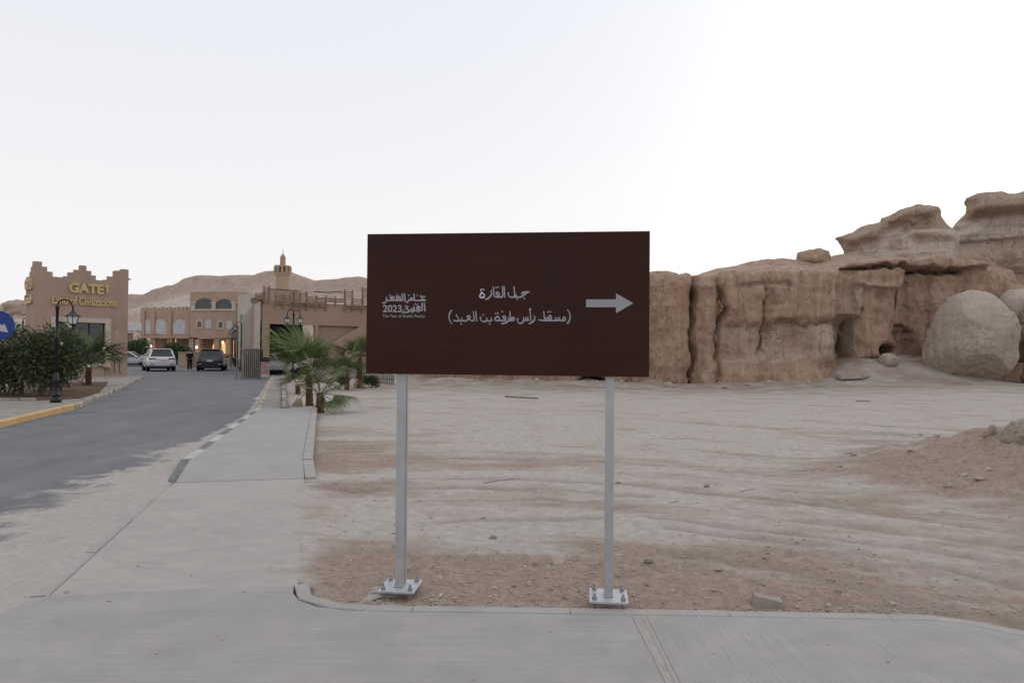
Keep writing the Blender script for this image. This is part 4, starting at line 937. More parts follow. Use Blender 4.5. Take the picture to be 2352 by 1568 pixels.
letters('GATE1', gh(672, 360)[0], gh(1056, 400)[0], z0, z1, -.06, .05, M['gold'], gate, .045)
z0, z1 = gh(820, 538)[1], gh(820, 460)[1]
letters('Land of Civilizations', gh(507, 480)[0], gh(1137, 520)[0], z0, z1, -.05, .04, M['gold'], gate, .028)
for body, za, zb_ in (('GATE1', z0 + .78, z1 + .9), ('Land', z0, z1)):
    for o_ in letters(body, -1.55, -.25, za, zb_, -.06, .06, M['gold'], gate, .04): o_.rotation_euler = (0, 0, -math.pi / 2)
ex, ez = gh(1160, 1035)
b = MB(); b.box(ex - .15, ex + .16, -.12, 0, ez - .12, ez + .12, .01); bx_ = b.build('meter_box', M['box_white'], gate)
b = MB(); b.tube([(ex - .17, -.03, ez - .1), (ex - .22, -.03, ez - .5), (ex - .2, -.03, .2)], .014, 6); b.tube([(ex + .05, -.03, ez - .12), (ex + .05, -.03, .5), (ex + .1, -.04, .15)], .014, 6); b.build('cable', M['black'], bx_)
b = MB(); b.tube([(GW + .02, .1, top[-1][1] - .55), (GW + .14, .1, top[-1][1] - .57)], .05, 8); b.build('spout', M['plaster'], gate)
# ---- main building behind the plaza
c2 = lambda a, b_: ((460 + a / 3.267) / 1.7415, (1060 + b_ / 3.267) / 1.7415)
mA, mB = at(323, 700, 97), at(560, 700, 93.5); PM = Plane(mA, mB)
main = empty('arcaded_building', (mA.x, mA.y, 0), PM.rz, 'brown plaster building with scalloped dark openings above lit arches', 'building')
mh = lambda a, b_: PM.hit(*c2(a, b_))
xL0, zL = mh(332, 588); xL1 = mh(1002, 590)[0]; xT1, zT = mh(1612, 345); zcan = mh(700, 930)[1]
b = MB(); b.box(xL0, xL1, 0, 8, zcan, zL); b.build('wing_wall', M['plaster_c'], main)
n = 13
for k in range(n):
    b = MB(); xa = xL0 + (xL1 - xL0) * (k + .2) / n; b.box(xa, xa + (xL1 - xL0) / n * .5, -.02, .3, zL + .002, zL + .35 + .1 * (k % 2)); b.build('merlon', M['plaster_c'], main)
ztc = mh(1200, 945)[1]
b = MB(); b.box(xL1 + .004, xT1, -.35, 9, ztc, zT); b.build('tower_wall', M['plaster_c'], main)
b = MB(); b.box(xL0 - .2, xL1, -.5, 1.5, zcan - .25, zcan + .06); b.build('canopy', M['plaster_c'], main)
b = MB(); b.box(xL0 + .1, xT1 - .2, 2.6, 2.9, -.2, zcan - .25); b.build('ground_floor_wall', M['plaster'], main)
for a in (345, 500, 720, 1000, 1080, 1330, 1480, 1600):
    x = mh(a, 1000)[0]; b = MB(); b.box(x - .35, x + .35, -.1, .6, -.2, (zcan if a < 1010 else ztc) - .26); b.build('pillar', M['plaster_c'], main)
for a in (372, 505, 720, 960):
    x = mh(a, 700)[0]; b = MB(); b.box(x - .35, x + .35, -.22, 0, zcan + .1, zL - .1); b.build('pilaster', M['plaster_c'], main)
for xa, xb_, ya, yb_, kind in ((402, 465, 730, 885, 'curtain'), (550, 665, 725, 885, 'curtain'), (780, 932, 725, 888, 'curtain'), (1104, 1153, 732, 810, 'glass'), (1218, 1270, 734, 812, 'curtain'), (1380, 1428, 740, 818, 'glass'), (1497, 1543, 742, 820, 'curtain')):
    x0, z1 = mh(xa, ya); x1, z0 = mh(xb_, yb_); fy = 0 if xa < 1000 else -.35
    w_ = empty('window'); w_.parent = main
    b = MB(); b.prism(arch(x0 - .22, x1 + .22, z0 - .2, z1 + .22), fy - .08, fy - .002); b.build('surround', M['cream'], w_)
    b = MB(); b.prism(arch(x0, x1, z0, z1), fy - .10, fy - .082); b.build('pane', M[kind], w_)
def scallop(x0, x1, z0, z1, lob=7):
    c = (x0 + x1) / 2; pts = [(x0, z0)]
    W, H = (x1 - x0) / 2, z1 - z0
    for k in range(lob):
        a0 = math.pi * (1 - k / lob); a1 = math.pi * (1 - (k + 1) / lob)
        p0 = (c + W * .93 * math.cos(a0), z0 + H * (.42 + .58 * math.sin(a0) * .86)); p1 = (c + W * .93 * math.cos(a1), z0 + H * (.42 + .58 * math.sin(a1) * .86))
        m = ((p0[0] + p1[0]) / 2, (p0[1] + p1[1]) / 2); r = math.hypot(p1[0] - p0[0], p1[1] - p0[1]) / 2; ph = math.atan2(p0[1] - p1[1], p0[0] - p1[0])
        for j in range(6):
            a = ph - math.pi * j / 5; pts.append((m[0] + r * math.cos(a), m[1] + r * math.sin(a)))
    return pts + [(x1, z0)]
for xa, xb_, ya, yb_ in ((1073, 1304, 445, 570), (1338, 1560, 455, 578)):
    x0, z1 = mh(xa, ya); x1, z0 = mh(xb_, yb_); b = MB(); b.prism(scallop(x0, x1, z0, z1), -.40, -.352); b.build('scalloped_shade_panel', M['glass'], main)  # flat dark panel on the wall, its colour standing for shade inside the opening
for a in (1053, 1321, 1580):
    x, z0 = mh(a, 572); z1 = mh(a, 505)[1]; b = MB(); b.box(x - .28, x + .28, -.55, -.352, z0 - .3, z1); b.box(x - .42, x + .42, -.6, -.352, z1 + .002, z1 + .22); b.build('column', M['cream'], main)
x0, z0 = mh(1040, 600); x1, z1 = mh(1600, 578); b = MB(); b.box(x0, x1, -.48, -.353, z0, z0 + .25); b.build('sill', M['cream'], main)
for xa, xb_, ya in ((1135, 1300, 978), (1362, 1478, 985), (600, 632, 955)):
    x0, z1 = mh(xa, ya); x1 = mh(xb_, ya)[0]; b = MB(); b.prism(arch(x0, x1, .3, z1, 12), 2.4, 2.55); b.build('lit_arch', M['lit'], main)
for a, bb in ((1445, 1010), (1105, 1072), (465, 1075), (528, 1058)):
    x, z = mh(a, bb); b = MB(); b.lathe([(.02, -.2), (.14, -.1), (.16, 0), (.12, .12), (.02, .18)], 10, (x, -.6 if a > 1000 else -.9, z)); b.build('wall_lamp', M['lamp_lit'], main)
# ---- pale block between the main building and the right-hand one
pA, pB = at(546, 700, 92), at(596, 700, 88); PP = Plane(pA, pB)
pale = empty('pale_building', (pA.x, pA.y, 0), PP.rz, 'pale weathered plaster block rising behind the row of lamp posts', 'building')
_, z = PP.hit(560, 676); b = MB(); b.box(0, PP.L, 0, 7, -.2, z); b.build('wall', M['plaster_p'], pale)
for u0, dz in ((.8, 2.2), (.8, 5.0), (1.9, 2.2), (1.9, 5.)): b = MB(); b.box(u0, u0 + .6, -.04, -.002, dz, dz + 1.3); b.build('window', M['glass'], pale)
# ---- right-hand building with the slatted roof screens
cA = lambda a, b_: ((980 + a / 4.126) / 1.7415, (1120 + b_ / 4.126) / 1.7415)
rA, rB = at(583.6, 700, 45), at(784, 700, 48.6); PR = Plane(rA, rB)
right = empty('terrace_building', (rA.x, rA.y, 0), PR.rz, 'dull brown building with slatted roof terrace screens and outside stair', 'building')
rh = lambda a, b_: PR.hit(*cA(a, b_))
zR = (rh(290, 343)[1] + rh(1640, 400)[1]) / 2; xe = rh(2900, 500)[0]
xp = rh(288, 500)[0]; xo0, zo = rh(410, 722); xo1 = rh(1155, 745)[0]; xr1, zr = rh(1870, 772); xs0 = rh(232, 640)[0]; xs1, zs1 = rh(283, 640)
b = MB(); b.box(xp, xe, 0, .3, zo + .002, zR); b.box(xp, xo0, 0, .3, -.2, zo); b.box(xo1, xo1 + .25, 0, .3, -.2, zo); b.box(xr1, xe, 0, .3, -.2, zo); b.build('front_wall', M['plaster_r'], right)
b = MB(); b.box(xo1 + .25, xr1, .22, .4, -.2, zo + .001); b.build('recessed_wall', M['plaster_r'], right)
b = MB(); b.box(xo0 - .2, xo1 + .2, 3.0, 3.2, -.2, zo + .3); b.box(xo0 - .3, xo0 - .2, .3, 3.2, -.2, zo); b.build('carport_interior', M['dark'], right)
b = MB(); b.box(0, xs0, .1, .5, -.2, zR - .1); b.box(xs0, xp, .1, .5, zs1, zR - .1); b.box(xs0, xp, .45, .6, -.2, zs1); b.build('corner_pier', M['plaster_r'], right)
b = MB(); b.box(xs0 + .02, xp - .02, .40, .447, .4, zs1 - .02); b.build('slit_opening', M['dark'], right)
b = MB(); b.box(-.08, xp - .02, .02, .6, zR - .098, zR + .16); b.build('cornice', M['wood_slat'], right)
q0 = rh(1225, 1133); q1 = rh(1885, 768); b = MB(); b.prism([(q0[0], -.2), (q0[0], q0[1]), (q1[0], q1[1]), (xe, q1[1] + .1), (xe, -.2)], -.9, -.02); b.build('stair_wall', M['plaster_r'], right)
b = MB(); b.slab([(xp + .4, .32), (xe, .32), (xe, 8), (xp + 4., 8), (xp + .6, 1.5)], zR - .6, zR - .35); b.build('roof', M['plaster_p'], right)
# long side towards the road
sF = at(556, 700, 80.); PS = Plane((sF.x, sF.y), (rA.x, rA.y)); MS = Matrix.Rotation(-PR.rz, 4, 'Z') @ local(right.location, PS)
b = MB(); b.M = MS; b.box(0, PS.L - .02, .0, .4, -.2, zR - .1); b.build('side_wall', M['plaster_p'], right)
nb = 11
for k in range(nb):
    xa = PS.L * (k + .15) / nb
    b = MB(); b.M = MS; b.box(xa - .3, xa + .1, -.22, -.002, -.2, zR - .3); b.build('pilaster', M['plaster_p'], right)
    b = MB(); b.M = MS; b.box(xa + .6, xa + 1.5, -.03, -.003, 1.0, 2.4); b.build('window', M['glass' if k % 3 else 'curtain'], right)
    b = MB(); b.M = MS; b.box(xa + .6, xa + 1.5, -.03, -.003, 3.0, zR - .7); b.build('window', M['glass'], right)
# slatted screens on the roof terrace: each panel a thing of posts and slats
def screen(x0, x1, z0, z1, nsl, y, label, lean=0., posts=2, gap=False):
    o = empty('roof_screen', tuple(right.matrix_basis @ Vector((x0, y, z0))), PR.rz, label, 'screen', 'slatted screens on the roof terrace')
    W = x1 - x0
    for k in range(posts):
        x = W * k / max(posts - 1, 1); b = MB(); b.box(x - .05, x + .05, .03, .11, -.25, z1 - z0 + .12); b.build('post', M['wood_slat'], o, rot=(0, rng.uniform(-.02, .02), 0))
    for k in range(nsl):
        z = (z1 - z0) * (k + .5) / nsl; b = MB(); b.box(-.06, W + .06, 0, .026, z - .035, z + .035); b.build('slat', M['wood_slat'], o, rot=(0, lean * (k / nsl - .4) + rng.uniform(-.008, .008), 0))
S = lambda a, b_: rh(a, b_)
for i, (xa, xb_, ya, yb_, ns, po, lab) in enumerate((
        (180, 300, 240, 330, 4, 2, 'short slatted screen at the corner pier of the terrace building'), (310, 390, 120, 330, 7, 2, 'tall narrow slatted screen next to the corner of the roof terrace'),
        (505, 740, 240, 415, 7, 3, 'slatted screen hanging over the parapet above the dark carport'), (795, 1010, 200, 430, 8, 3, 'slatted screen in front of the minaret foot on the roof terrace'), (1012, 1325, 270, 455, 8, 3, 'wide slatted screen with a dark middle post on the roof terrace'),
        (1328, 1640, 290, 385, 4, 3, 'low slatted railing between two taller roof screens'), (1645, 1760, 180, 470, 9, 2, 'tall slatted screen beside the low railing of the roof terrace'), (1765, 1930, 300, 480, 7, 2, 'slatted screen over the stair side of the terrace building'), (1935, 2200, 140, 480, 10, 3, 'tallest slatted screen at the far end of the roof terrace'))):
    x0, z1 = S(xa, ya); x1, z0 = S(xb_, yb_); screen(x0, x1, z0, z1, ns, -.12 - .03 * (i % 2), lab, .01 * (i % 3 - 1), po)
for pts, lab in (([(395, 148), (600, 150), (905, 175)], 'thin cable sagging between the first roof screens'), ([(1160, 185), (1400, 200), (1530, 185), (1640, 200)], 'thin cable sagging above the low roof railing')):
    b = MB(); w0 = right.matrix_basis @ Vector((rh(*pts[0])[0], .3, rh(*pts[0])[1])); pp = []
    for q in pts:
        x, z = rh(*q); w_ = right.matrix_basis @ Vector((x, .3, z)); pp.append(w_ - w0)
    b.tube(pp, .035, 6); tag(b.build('cable', M['black'], loc=w0), lab, 'cable')
# second low volume seen over the screens
x0, z1 = rh(810, 205); x1, _ = rh(1285, 240); b = MB(); b.box(x0, x1, 5, 8, zR - .4, z1 + .5); b.build('roof_room', M['plaster_r'], right)
# ---- minaret
mc = at(648.3, 700, 96); mz = lambda y: at(648, y, 96).z; px = 96 / 1568
minaret = empty('minaret', (mc.x, mc.y, 0), 0, 'slim tan minaret with pierced balcony and pointed cap', 'minaret')
b = MB(); b.lathe([(16 * px, -.2), (15 * px, mz(640)), (15.2 * px, mz(633)), (18 * px, mz(630)), (18.4 * px, mz(629))], 16); b.build('shaft', M['plaster_c'], minaret, True)
b = MB(); b.lathe([(18.4 * px, mz(628.9)), (18.4 * px, mz(627))], 16); b.build('balcony_floor', M['plaster_c'], minaret)
for k in range(12):
    a = 2 * math.pi * (k + .5) / 12; b = MB(); r = 17.6 * px; b.box(-.13, .13, -.12, .12, mz(626.95), mz(614)); b.build('baluster', M['plaster_c'], minaret, loc=(r * math.sin(a), -r * math.cos(a), 0), rot=(0, 0, a))
b = MB(); b.lathe([(18.3 * px, mz(613.9)), (18.6 * px, mz(613)), (18.6 * px, mz(610.5)), (6.5 * px, mz(610.4))], 16); b.build('balcony_roof', M['plaster_c'], minaret)
b = MB(); b.lathe([(6 * px, mz(627)), (6 * px, mz(614))], 12); b.build('core', M['plaster'], minaret)
b = MB(); b.lathe([(6.6 * px, mz(610.3)), (6.4 * px, mz(592)), (6.8 * px, mz(591.5)), (4.8 * px, mz(587)), (2. * px, mz(584)), (.8 * px, mz(582))], 8); b.build('cap', M['plaster_c'], minaret)
b = MB(); b.lathe([(.8 * px, mz(582)), (.5 * px, mz(578)), (1. * px, mz(577)), (.4 * px, mz(575)), (.25 * px, mz(570.5))], 8); b.build('finial', M['plaster'], minaret)
# ---- white tent by the car park
tA, tB = at(284, 750, 77), at(325, 750, 78.2); PT = Plane(tA, tB)
tent = empty('tent', (tA.x, tA.y, 0), PT.rz, 'white canvas tent with a zigzag trimmed roof beside the main building', 'tent')
z0 = PT.hit(300, 759)[1]; z1 = PT.hit(300, 747)[1]; z2_ = PT.hit(300, 736)[1]; n = 6; pts = [(0, z0)]
for k in range(n): pts += [(PT.L * k / n, z1 + .1), (PT.L * (k + .5) / n, z2_)]
pts += [(PT.L, z1 + .1), (PT.L, z0)]
b = MB(); b.prism(pts, 0, .06); b.prism(pts, 3.5, 3.56); b.build('valance', M['white_tent'], tent)
b = MB(); b.box(.05, PT.L - .05, .08, 3.48, z0 + .25, z0 + .3); b.build('roof', M['white_tent'], tent)
for x in (.1, PT.L - .1):
    for y in (.1, 3.4): b = MB(); b.tube([(x, y, -.1), (x, y, z0 + .3)], .05, 8); b.build('pole', M['galv'], tent)
b = MB(); b.box(.2, PT.L - .2, 3.2, 3.3, -.1, z0 - .2); b.build('back_curtain', M['plaster_r'], tent)
# ------------------------------------------------------------------ street lamps
M['lampglass'] = plain('frosted_lantern_glass', (.60, .62, .64), .35, .05, 3)
def lamp(loc, H, hs, arms, reach, label, group):
    """arms: list of azimuths (radians) the lanterns hang towards"""
    o = empty('street_lamp', loc, 0, label, 'street lamp', group)
    b = MB(); b.lathe([(.15, -.1), (.15, .05), (.16, .07), (.105, .13), (.10, .18), (.125, .22), (.10, .27), (.082, .32), (.078, .62), (.095, .65), (.09, .70), (.062, .74), (.055, .9)], 14); b.build('base', M['black'], o, True)
    b = MB(); b.lathe([(.052, .88), (.046, H * .6), (.062, H * .6 + .02), (.06, H * .6 + .06), (.043, H * .6 + .09), (.04, H - .38), (.06, H - .36), (.055, H - .26), (.03, H - .22)], 12); b.build('pole', M['black'], o, True)
    for az in arms:
        c, s = math.cos(az), math.sin(az); n = 12; pts = []
        for k in range(n + 1):
            a = math.pi * k / n; d = reach / 2 * (1 - math.cos(a)); z = H - .30 + .26 * math.sin(a) ** .8 - (.08 * k / n)
            pts.append((c * d, s * d, z))
        arm = MB(); arm.tube(pts, .024, 8); arm = arm.build('arm', M['black'], o, True)
        zt = pts[-1][2]; x, y = c * reach, s * reach
        lan = MB(); lan.lathe([(.03 * hs, zt + .01), (.05 * hs, zt - .05 * hs), (.09 * hs, zt - .10 * hs), (.20 * hs, zt - .17 * hs), (.25 * hs, zt - .19 * hs), (.25 * hs, zt - .205 * hs), (.19 * hs, zt - .215 * hs)], 6, (x, y, 0)); lan = lan.build('lantern', M['black'], o)
        b = MB(); b.lathe([(.182 * hs, zt - .217 * hs), (.115 * hs, zt - .44 * hs)], 6, (x, y, 0)); b.build('glass', M['lampglass'], lan)
        for k in range(6):
            a = math.pi * k / 3; b = MB(); b.tube([(x + .186 * hs * math.cos(a), y + .186 * hs * math.sin(a), zt - .216 * hs), (x + .118 * hs * math.cos(a), y + .118 * hs * math.sin(a), zt - .445 * hs)], .011 * hs, 5); b.build('rib', M['black'], lan)
        b = MB(); b.lathe([(.122 * hs, zt - .442 * hs), (.124 * hs, zt - .465 * hs), (.05 * hs, zt - .50 * hs), (.02 * hs, zt - .54 * hs), (.03 * hs, zt - .56 * hs), (.005, zt - .60 * hs)], 6, (x, y, 0)); b.build('finial', M['black'], lan)
    return o
p = gp(128, 924, .085)
lamp((p.x, p.y, .085), 3.16, .95, [R(2)], .46, 'black street lamp with one lantern beside the yellow kerb', None)
p = at(672.5, 880, 38); lamp((p.x, p.y, -.02), 4.02, .92, [R(184), R(4)], .36, 'black street lamp with two lanterns rising behind the fan palm', None)
for k, (dx, dd) in enumerate(((554, 55), (546, 62), (541.5, 69), (538, 76), (535, 83), (532.5, 90))):
    p = at(dx, 800, dd); lamp((p.x, p.y, -.05), 4.05, .82, [R(182)], .48, ('first', 'second', 'third', 'fourth', 'fifth', 'last')[k] + ' black single lantern lamp past the slatted gate along the side wall', 'street lamps in a row along the side wall')
p = at(316, 800, 76); lamp((p.x, p.y, -.05), 2.9, .8, [R(180)], .02, 'short lamp post with one lantern in front of the white tent', None)
p = at(52.5, 760, 44); lamp((p.x, p.y, .05), 3.6, .85, [R(-20)], .35, 'black street lamp half hidden behind the gatehouse side wall', None)
# thin street name blade on the left lamp
# ------------------------------------------------------------------ cars
def paint(name, col, rough=.22):
    t = NT(name); t.b.inputs['Coat Weight'].default_value = .6; t.b.inputs['Coat Roughness'].default_value = .08
    c = t.mix(t.ramp(t.noise(t.pos(), 1.2, 4), .3, .75, 0, .25), col, tuple(q * .75 + .03 for q in col)); return t.out(c, rough, None, .5)
M['p_white'] = paint('white_car_paint', (.66, .66, .67)); M['p_dark'] = paint('dark_blue_car_paint', (.022, .026, .033)); M['p_silver'] = paint('silver_car_paint', (.42, .43, .44)); M['p_black'] = paint('black_car_paint', (.012, .012, .014))
M['carglass'] = plain('car_glass', (.018, .022, .026), .05, .1, 1, 0, 40, .6); M['tyre'] = plain('tyre_rubber', (.012, .012, .012), .85, .2, 8); M['trim'] = plain('car_trim', (.02, .02, .022), .6, .1, 5)
M['rim'] = plain('alloy_rim', (.30, .30, .31), .35, .1, 5, 0, 40, .5, .6); M['tail'] = plain('tail_lamp', (.20, .012, .012), .25, .1, 9, 0, 40, .5); M['headl'] = plain('head_lamp', (.55, .57, .60), .15, .1, 9, 0, 40, .5); M['numplate'] = plain('number_plate', (.55, .56, .57), .5, .05, 9); M['chrome'] = plain('chrome', (.5, .5, .52), .2, .05, 5, 0, 40, .5, .9)
def car(name, label, loc, head, pnt, L=4.8, W=1.94, H=1.74, sedan=False, plate=True, group=None, tailw=.36):
    """head: heading measured from +Y towards -X (radians)"""
    o = empty(name, loc, head + math.pi / 2, label, 'car', group)
    h2 = L / 2; wl = W / 2
    st = [(-h2, .60, .52 * H, .86), (-h2 + .07, .42, .57 * H, .95), (-h2 + .35, .32, .60 * H, 1.), (-h2 + 1.0, .28, .60 * H, 1.), (0, .26, .585 * H, 1.), (h2 - 1.35, .27, .575 * H, 1.), (h2 - .6, .29, .535 * H, .98), (h2 - .14, .34, .47 * H, .90), (h2, .46, .40 * H, .78)]
    if sedan: st[0] = (-h2, .56, .56 * H, .84); st[1] = (-h2 + .08, .42, .62 * H, .92)
    vs_ = []; fs_ = []; m = 12
    for x, zb, zt, wf in st:
        w_ = wl * wf
        half = [(w_ * .80, zb), (w_ * .95, zb + .06), (w_, zb + (zt - zb) * .38), (w_ * .99, zb + (zt - zb) * .70), (w_ * .95, zt - .05), (w_ * .84, zt)]
        vs_ += [(x, y, z) for y, z in half] + [(x, -y, z) for y, z in reversed(half)]
    for i in range(len(st) - 1): fs_ += [(i * m + k, i * m + (k + 1) % m, (i + 1) * m + (k + 1) % m, (i + 1) * m + k) for k in range(m)]
    fs_ += [tuple(range(m)), tuple(range(len(st) * m - 1, (len(st) - 1) * m - 1, -1))]
    b = MB(); b.add(vs_, fs_); body = b.build('body', pnt, o); smooth_by_angle(body, 35)
    zb, zr = .58 * H, H - .03
    xr0, xr1 = (-h2 + .18, -h2 + .52) if not sedan else (-h2 + .62, -h2 + 1.35)
    xf0, xf1 = (h2 - 1.25, h2 - 2.15)
    wb, wr = wl * .93, wl * .72
    B = [(xr0, -wb, zb), (xf0, -wb, zb), (xf0, wb, zb), (xr0, wb, zb)]; T_ = [(xr1, -wr, zr - .05), (xf1, -wr, zr - .03), (xf1, wr, zr - .03), (xr1, wr, zr - .05)]
    bm = bmesh.new(); vv = [bm.verts.new(q) for q in B + T_]; mid1 = bm.verts.new(((xr1 + xf1) / 2, -wr, zr)); mid2 = bm.verts.new(((xr1 + xf1) / 2, wr, zr))
    for f in ((0, 1, 5, 8, 4), (2, 3, 7, 9, 6), (3, 0, 4, 7), (1, 2, 6, 5), (4, 8, 9, 7), (8, 5, 6, 9), (3, 2, 1, 0)): bm.faces.new([(vv + [mid1, mid2])[k] for k in f])
    bmesh.ops.recalc_face_normals(bm, faces=bm.faces[:]); bmesh.ops.bevel(bm, geom=[e for e in bm.edges if max(q.co.z for q in e.verts) > zb + .1], offset=.07, segments=3, affect='EDGES')
    me = bpy.data.meshes.new('cabin'); bm.to_mesh(me); bm.free(); cab = link('cabin', me, pnt, o); smooth_by_angle(cab, 50)
    def lerp(a, b_, t): return tuple(a[k] + (b_[k] - a[k]) * t for k in range(3))
    def pane(q, u0, u1, v0, v1, off, mat, nm='window', par=o):
        # q: bottom-left, bottom-right, top-right, top-left seen from outside
        def P(u, v): return Vector(lerp(lerp(q[0], q[1], u), lerp(q[3], q[2], u), v))
        n = (P(1, 0) - P(0, 0)).cross(P(0, 1) - P(0, 0)).normalized() * off
        c = [P(u0, v0) + n, P(u1, v0) + n, P(u1 - .03, v1) + n, P(u0 + .03, v1) + n]; b = MB(); b.add(c + [k - n * .9 for k in c], [(0, 1, 2, 3), (7, 6, 5, 4), (0, 4, 5, 1), (1, 5, 6, 2), (2, 6, 7, 3), (3, 7, 4, 0)]); return b.build(nm, mat, par)
    rear = [B[3], B[0], T_[0], T_[3]]; frontq = [B[1], B[2], T_[2], T_[1]]
    pane([rear[0], rear[1], rear[2], rear[3]], .07, .93, .16, .88, .012, M['carglass'], 'rear_window')
    pane(frontq, .06, .94, .08, .92, .012, M['carglass'], 'windscreen')
    for s in (-1, 1):
        q = [B[0], B[1], T_[1], T_[0]] if s < 0 else [B[2], B[3], T_[3], T_[2]]
        rng_ = ((.05, .30), (.33, .60), (.63, .90)) if s < 0 else ((.10, .37), (.40, .67), (.70, .95))
        for u0, u1 in rng_: pane(q, u0, u1, .10, .86, .012, M['carglass'], 'side_window')
        for xw in (-h2 + .95, h2 - .92):
            wy = s * (wl - .13); r = .36
            b = MB(); b.lathe([(r * .62, -.11), (r * .9, -.115), (r, -.09), (r, .09), (r * .9, .115), (r * .62, .11)], 24, (xw, wy, r - .0), 'y'); wh = b.build('tyre', M['tyre'], o, True)
            b = MB(); b.lathe([(.03, s * .10), (r * .2, s * .10), (r * .58, s * .085), (r * .64, s * .105)], 20, (xw, wy, r), 'y'); b.build('rim', M['rim'], wh)
            b = MB(); b.lathe([(r + .015, s * .118), (r + .085, s * .122), (r + .085, s * .10), (r + .015, s * .10)], 24, (xw, wy, r + .01), 'y', cap=False); b.build('wheel_arch', M['trim'], o)
        b = MB(); b.box(-.09, .09, -.10, .10, -.07, .07, .03); b.build('mirror', M['trim'] if pnt is M['p_dark'] else pnt, o, loc=(h2 - 1.55, s * (wl + .07), .62 * H))
        b = MB(); b.box(-h2 - .015, -h2 + .18, (s * (wl * .86 - tailw) if s > 0 else -wl * .89), (wl * .89 if s > 0 else -(wl * .86 - tailw)), .515 * H, .575 * H, .02); b.build('tail_light', M['tail'], o)
        b = MB(); b.box(h2 - .28, h2 - .035, min(s * wl * .48, s * wl * .86), max(s * wl * .48, s * wl * .86), .37 * H, .425 * H, .03); b.build('headlight', M['headl'], o)
        b = MB(); b.tube([(xr1 + .2, s * wr * .96, zr + .0), (xr1 + .3, s * wr * .96, zr + .05), (xf1 - .1, s * wr * .96, zr + .055), (xf1, s * wr * .96, zr + .0)], .018, 6)
        if not sedan: b.build('roof_rail', M['chrome'] if pnt is M['p_dark'] else M['trim'], o)
        b = MB(); b.box(-h2 - .035, -h2 + .02, min(s * wl * .55, s * wl * .82), max(s * wl * .55, s * wl * .82), .29 * H, .315 * H, .01); b.build('reflector', M['chrome'] if pnt is M['p_dark'] else M['tail'], o)
    b = MB(); b.box(-h2 - .03, -h2 + .25, -wl * .80, wl * .80, .25, .42, .05); b.build('rear_bumper', M['trim'], o)
    b = MB(); b.box(h2 - .25, h2 - .01, -wl * .72, wl * .72, .24, .40, .05); b.build('front_bumper', M['trim'], o)
    b = MB(); b.box(h2 - .2, h2 - .005, -wl * .35, wl * .35, .33 * H, .40 * H, .02); b.build('grille', M['trim'], o)
    b = MB(); b.box(-h2 - .02, -h2 + .02, -wl * .5, wl * .5, .505 * H, .515 * H); b.build('trim_strip', M['chrome'] if pnt is M['p_dark'] else M['trim'], o)
    if plate: b = MB(); b.box(-h2 - .028, -h2 + .01, -.20, .20, .42 * H, .49 * H); b.build('number_plate', M['numplate'], o)
    if not sedan: b = MB(); b.box(xr1 - .16, xr1 + .12, -wr * .92, wr * .92, zr - .06, zr - .02, .015); b.build('spoiler', pnt, o)
    b = MB(); b.box(-h2 + .3, h2 - .3, -wl * .8, wl * .8, .20, .34); b.build('underbody', M['trim'], o)
    return o
def park(name, label, dx, dy, head, pnt, **kw):
    p = gp(dx, dy, -.05); L = kw.get('L', 4.8); d = Vector((-math.sin(head), math.cos(head), 0)); c = p + d * (L / 2 - .2); return car(name, label, (c.x, c.y, -.05), head, pnt, **kw)
park('parked_car', 'white SUV with red tail lights seen from behind on the asphalt drive', 371.5, 852.5, R(33.4), M['p_white'], W=2.02, H=1.78, tailw=.44)
park('parked_car', 'dark blue-black SUV seen from behind near the row of lamp posts', 482, 851.5, R(18.8), M['p_dark'], W=2.02, H=1.78, tailw=.30)
for dx, dd, hd, pn_, kw, lab in ((296, 66, R(-72), 'p_silver', dict(sedan=True, H=1.46, W=1.84), 'silver sedan parked nose out at the end of the car park row beside the gatehouse'), (303, 70, R(-70), 'p_white', dict(sedan=True, H=1.46, W=1.84), 'white sedan parked behind the silver sedan'),
                          (296, 75, R(-72), 'p_black', dict(sedan=True, H=1.46, W=1.84), 'black sedan parked between the white sedan and the white SUV'), (304, 82, R(80), 'p_white', dict(H=1.8), 'white SUV parked with its tail towards the drive near the tent')):
    p = at(dx, 800, dd); car('parked_car', lab, (p.x, p.y, -.05), hd, M[pn_], **kw)
p = at(645, 840, 49.5); car('parked_car', 'white car parked across behind the chevron barrier', (p.x, p.y, -.05), R(-70), M['p_white'], H=1.55, W=1.85)
# ------------------------------------------------------------------ person walking between the two cars
M['cloth'] = plain('black_clothing', (.010, .010, .012), .9, .2, 20); M['skin'] = plain('skin', (.33, .20, .14), .6, .1, 10); M['hair'] = plain('hair', (.012, .010, .009), .7, .2, 30); M['shoe'] = plain('white_shoes', (.5, .5, .5), .6, .1, 10)
def skin_mesh(joints, edges, radii, sub=2):
    me = bpy.data.meshes.new('fig'); me.from_pydata([tuple(j) for j in joints], edges, []); o = bpy.data.objects.new('fig', me); COL.objects.link(o)
    md = o.modifiers.new('s', 'SKIN'); md.use_smooth_shade = True
    for k, r in enumerate(radii): me.skin_vertices[0].data[k].radius = (r, r) if not isinstance(r, tuple) else r
    me.skin_vertices[0].data[0].use_root = True
    ms = o.modifiers.new('d', 'SUBSURF'); ms.levels = ms.render_levels = sub
    dg = bpy.context.evaluated_depsgraph_get(); dg.update(); out = bpy.data.meshes.new_from_object(o.evaluated_get(dg)); bpy.data.objects.remove(o); return out
pp = gp(435.5, 851.5, -.05)
person = empty('person', (pp.x, pp.y, -.05), R(24), 'person in black shirt and black trousers walking away between the two SUVs', 'person')
PH = 1.66
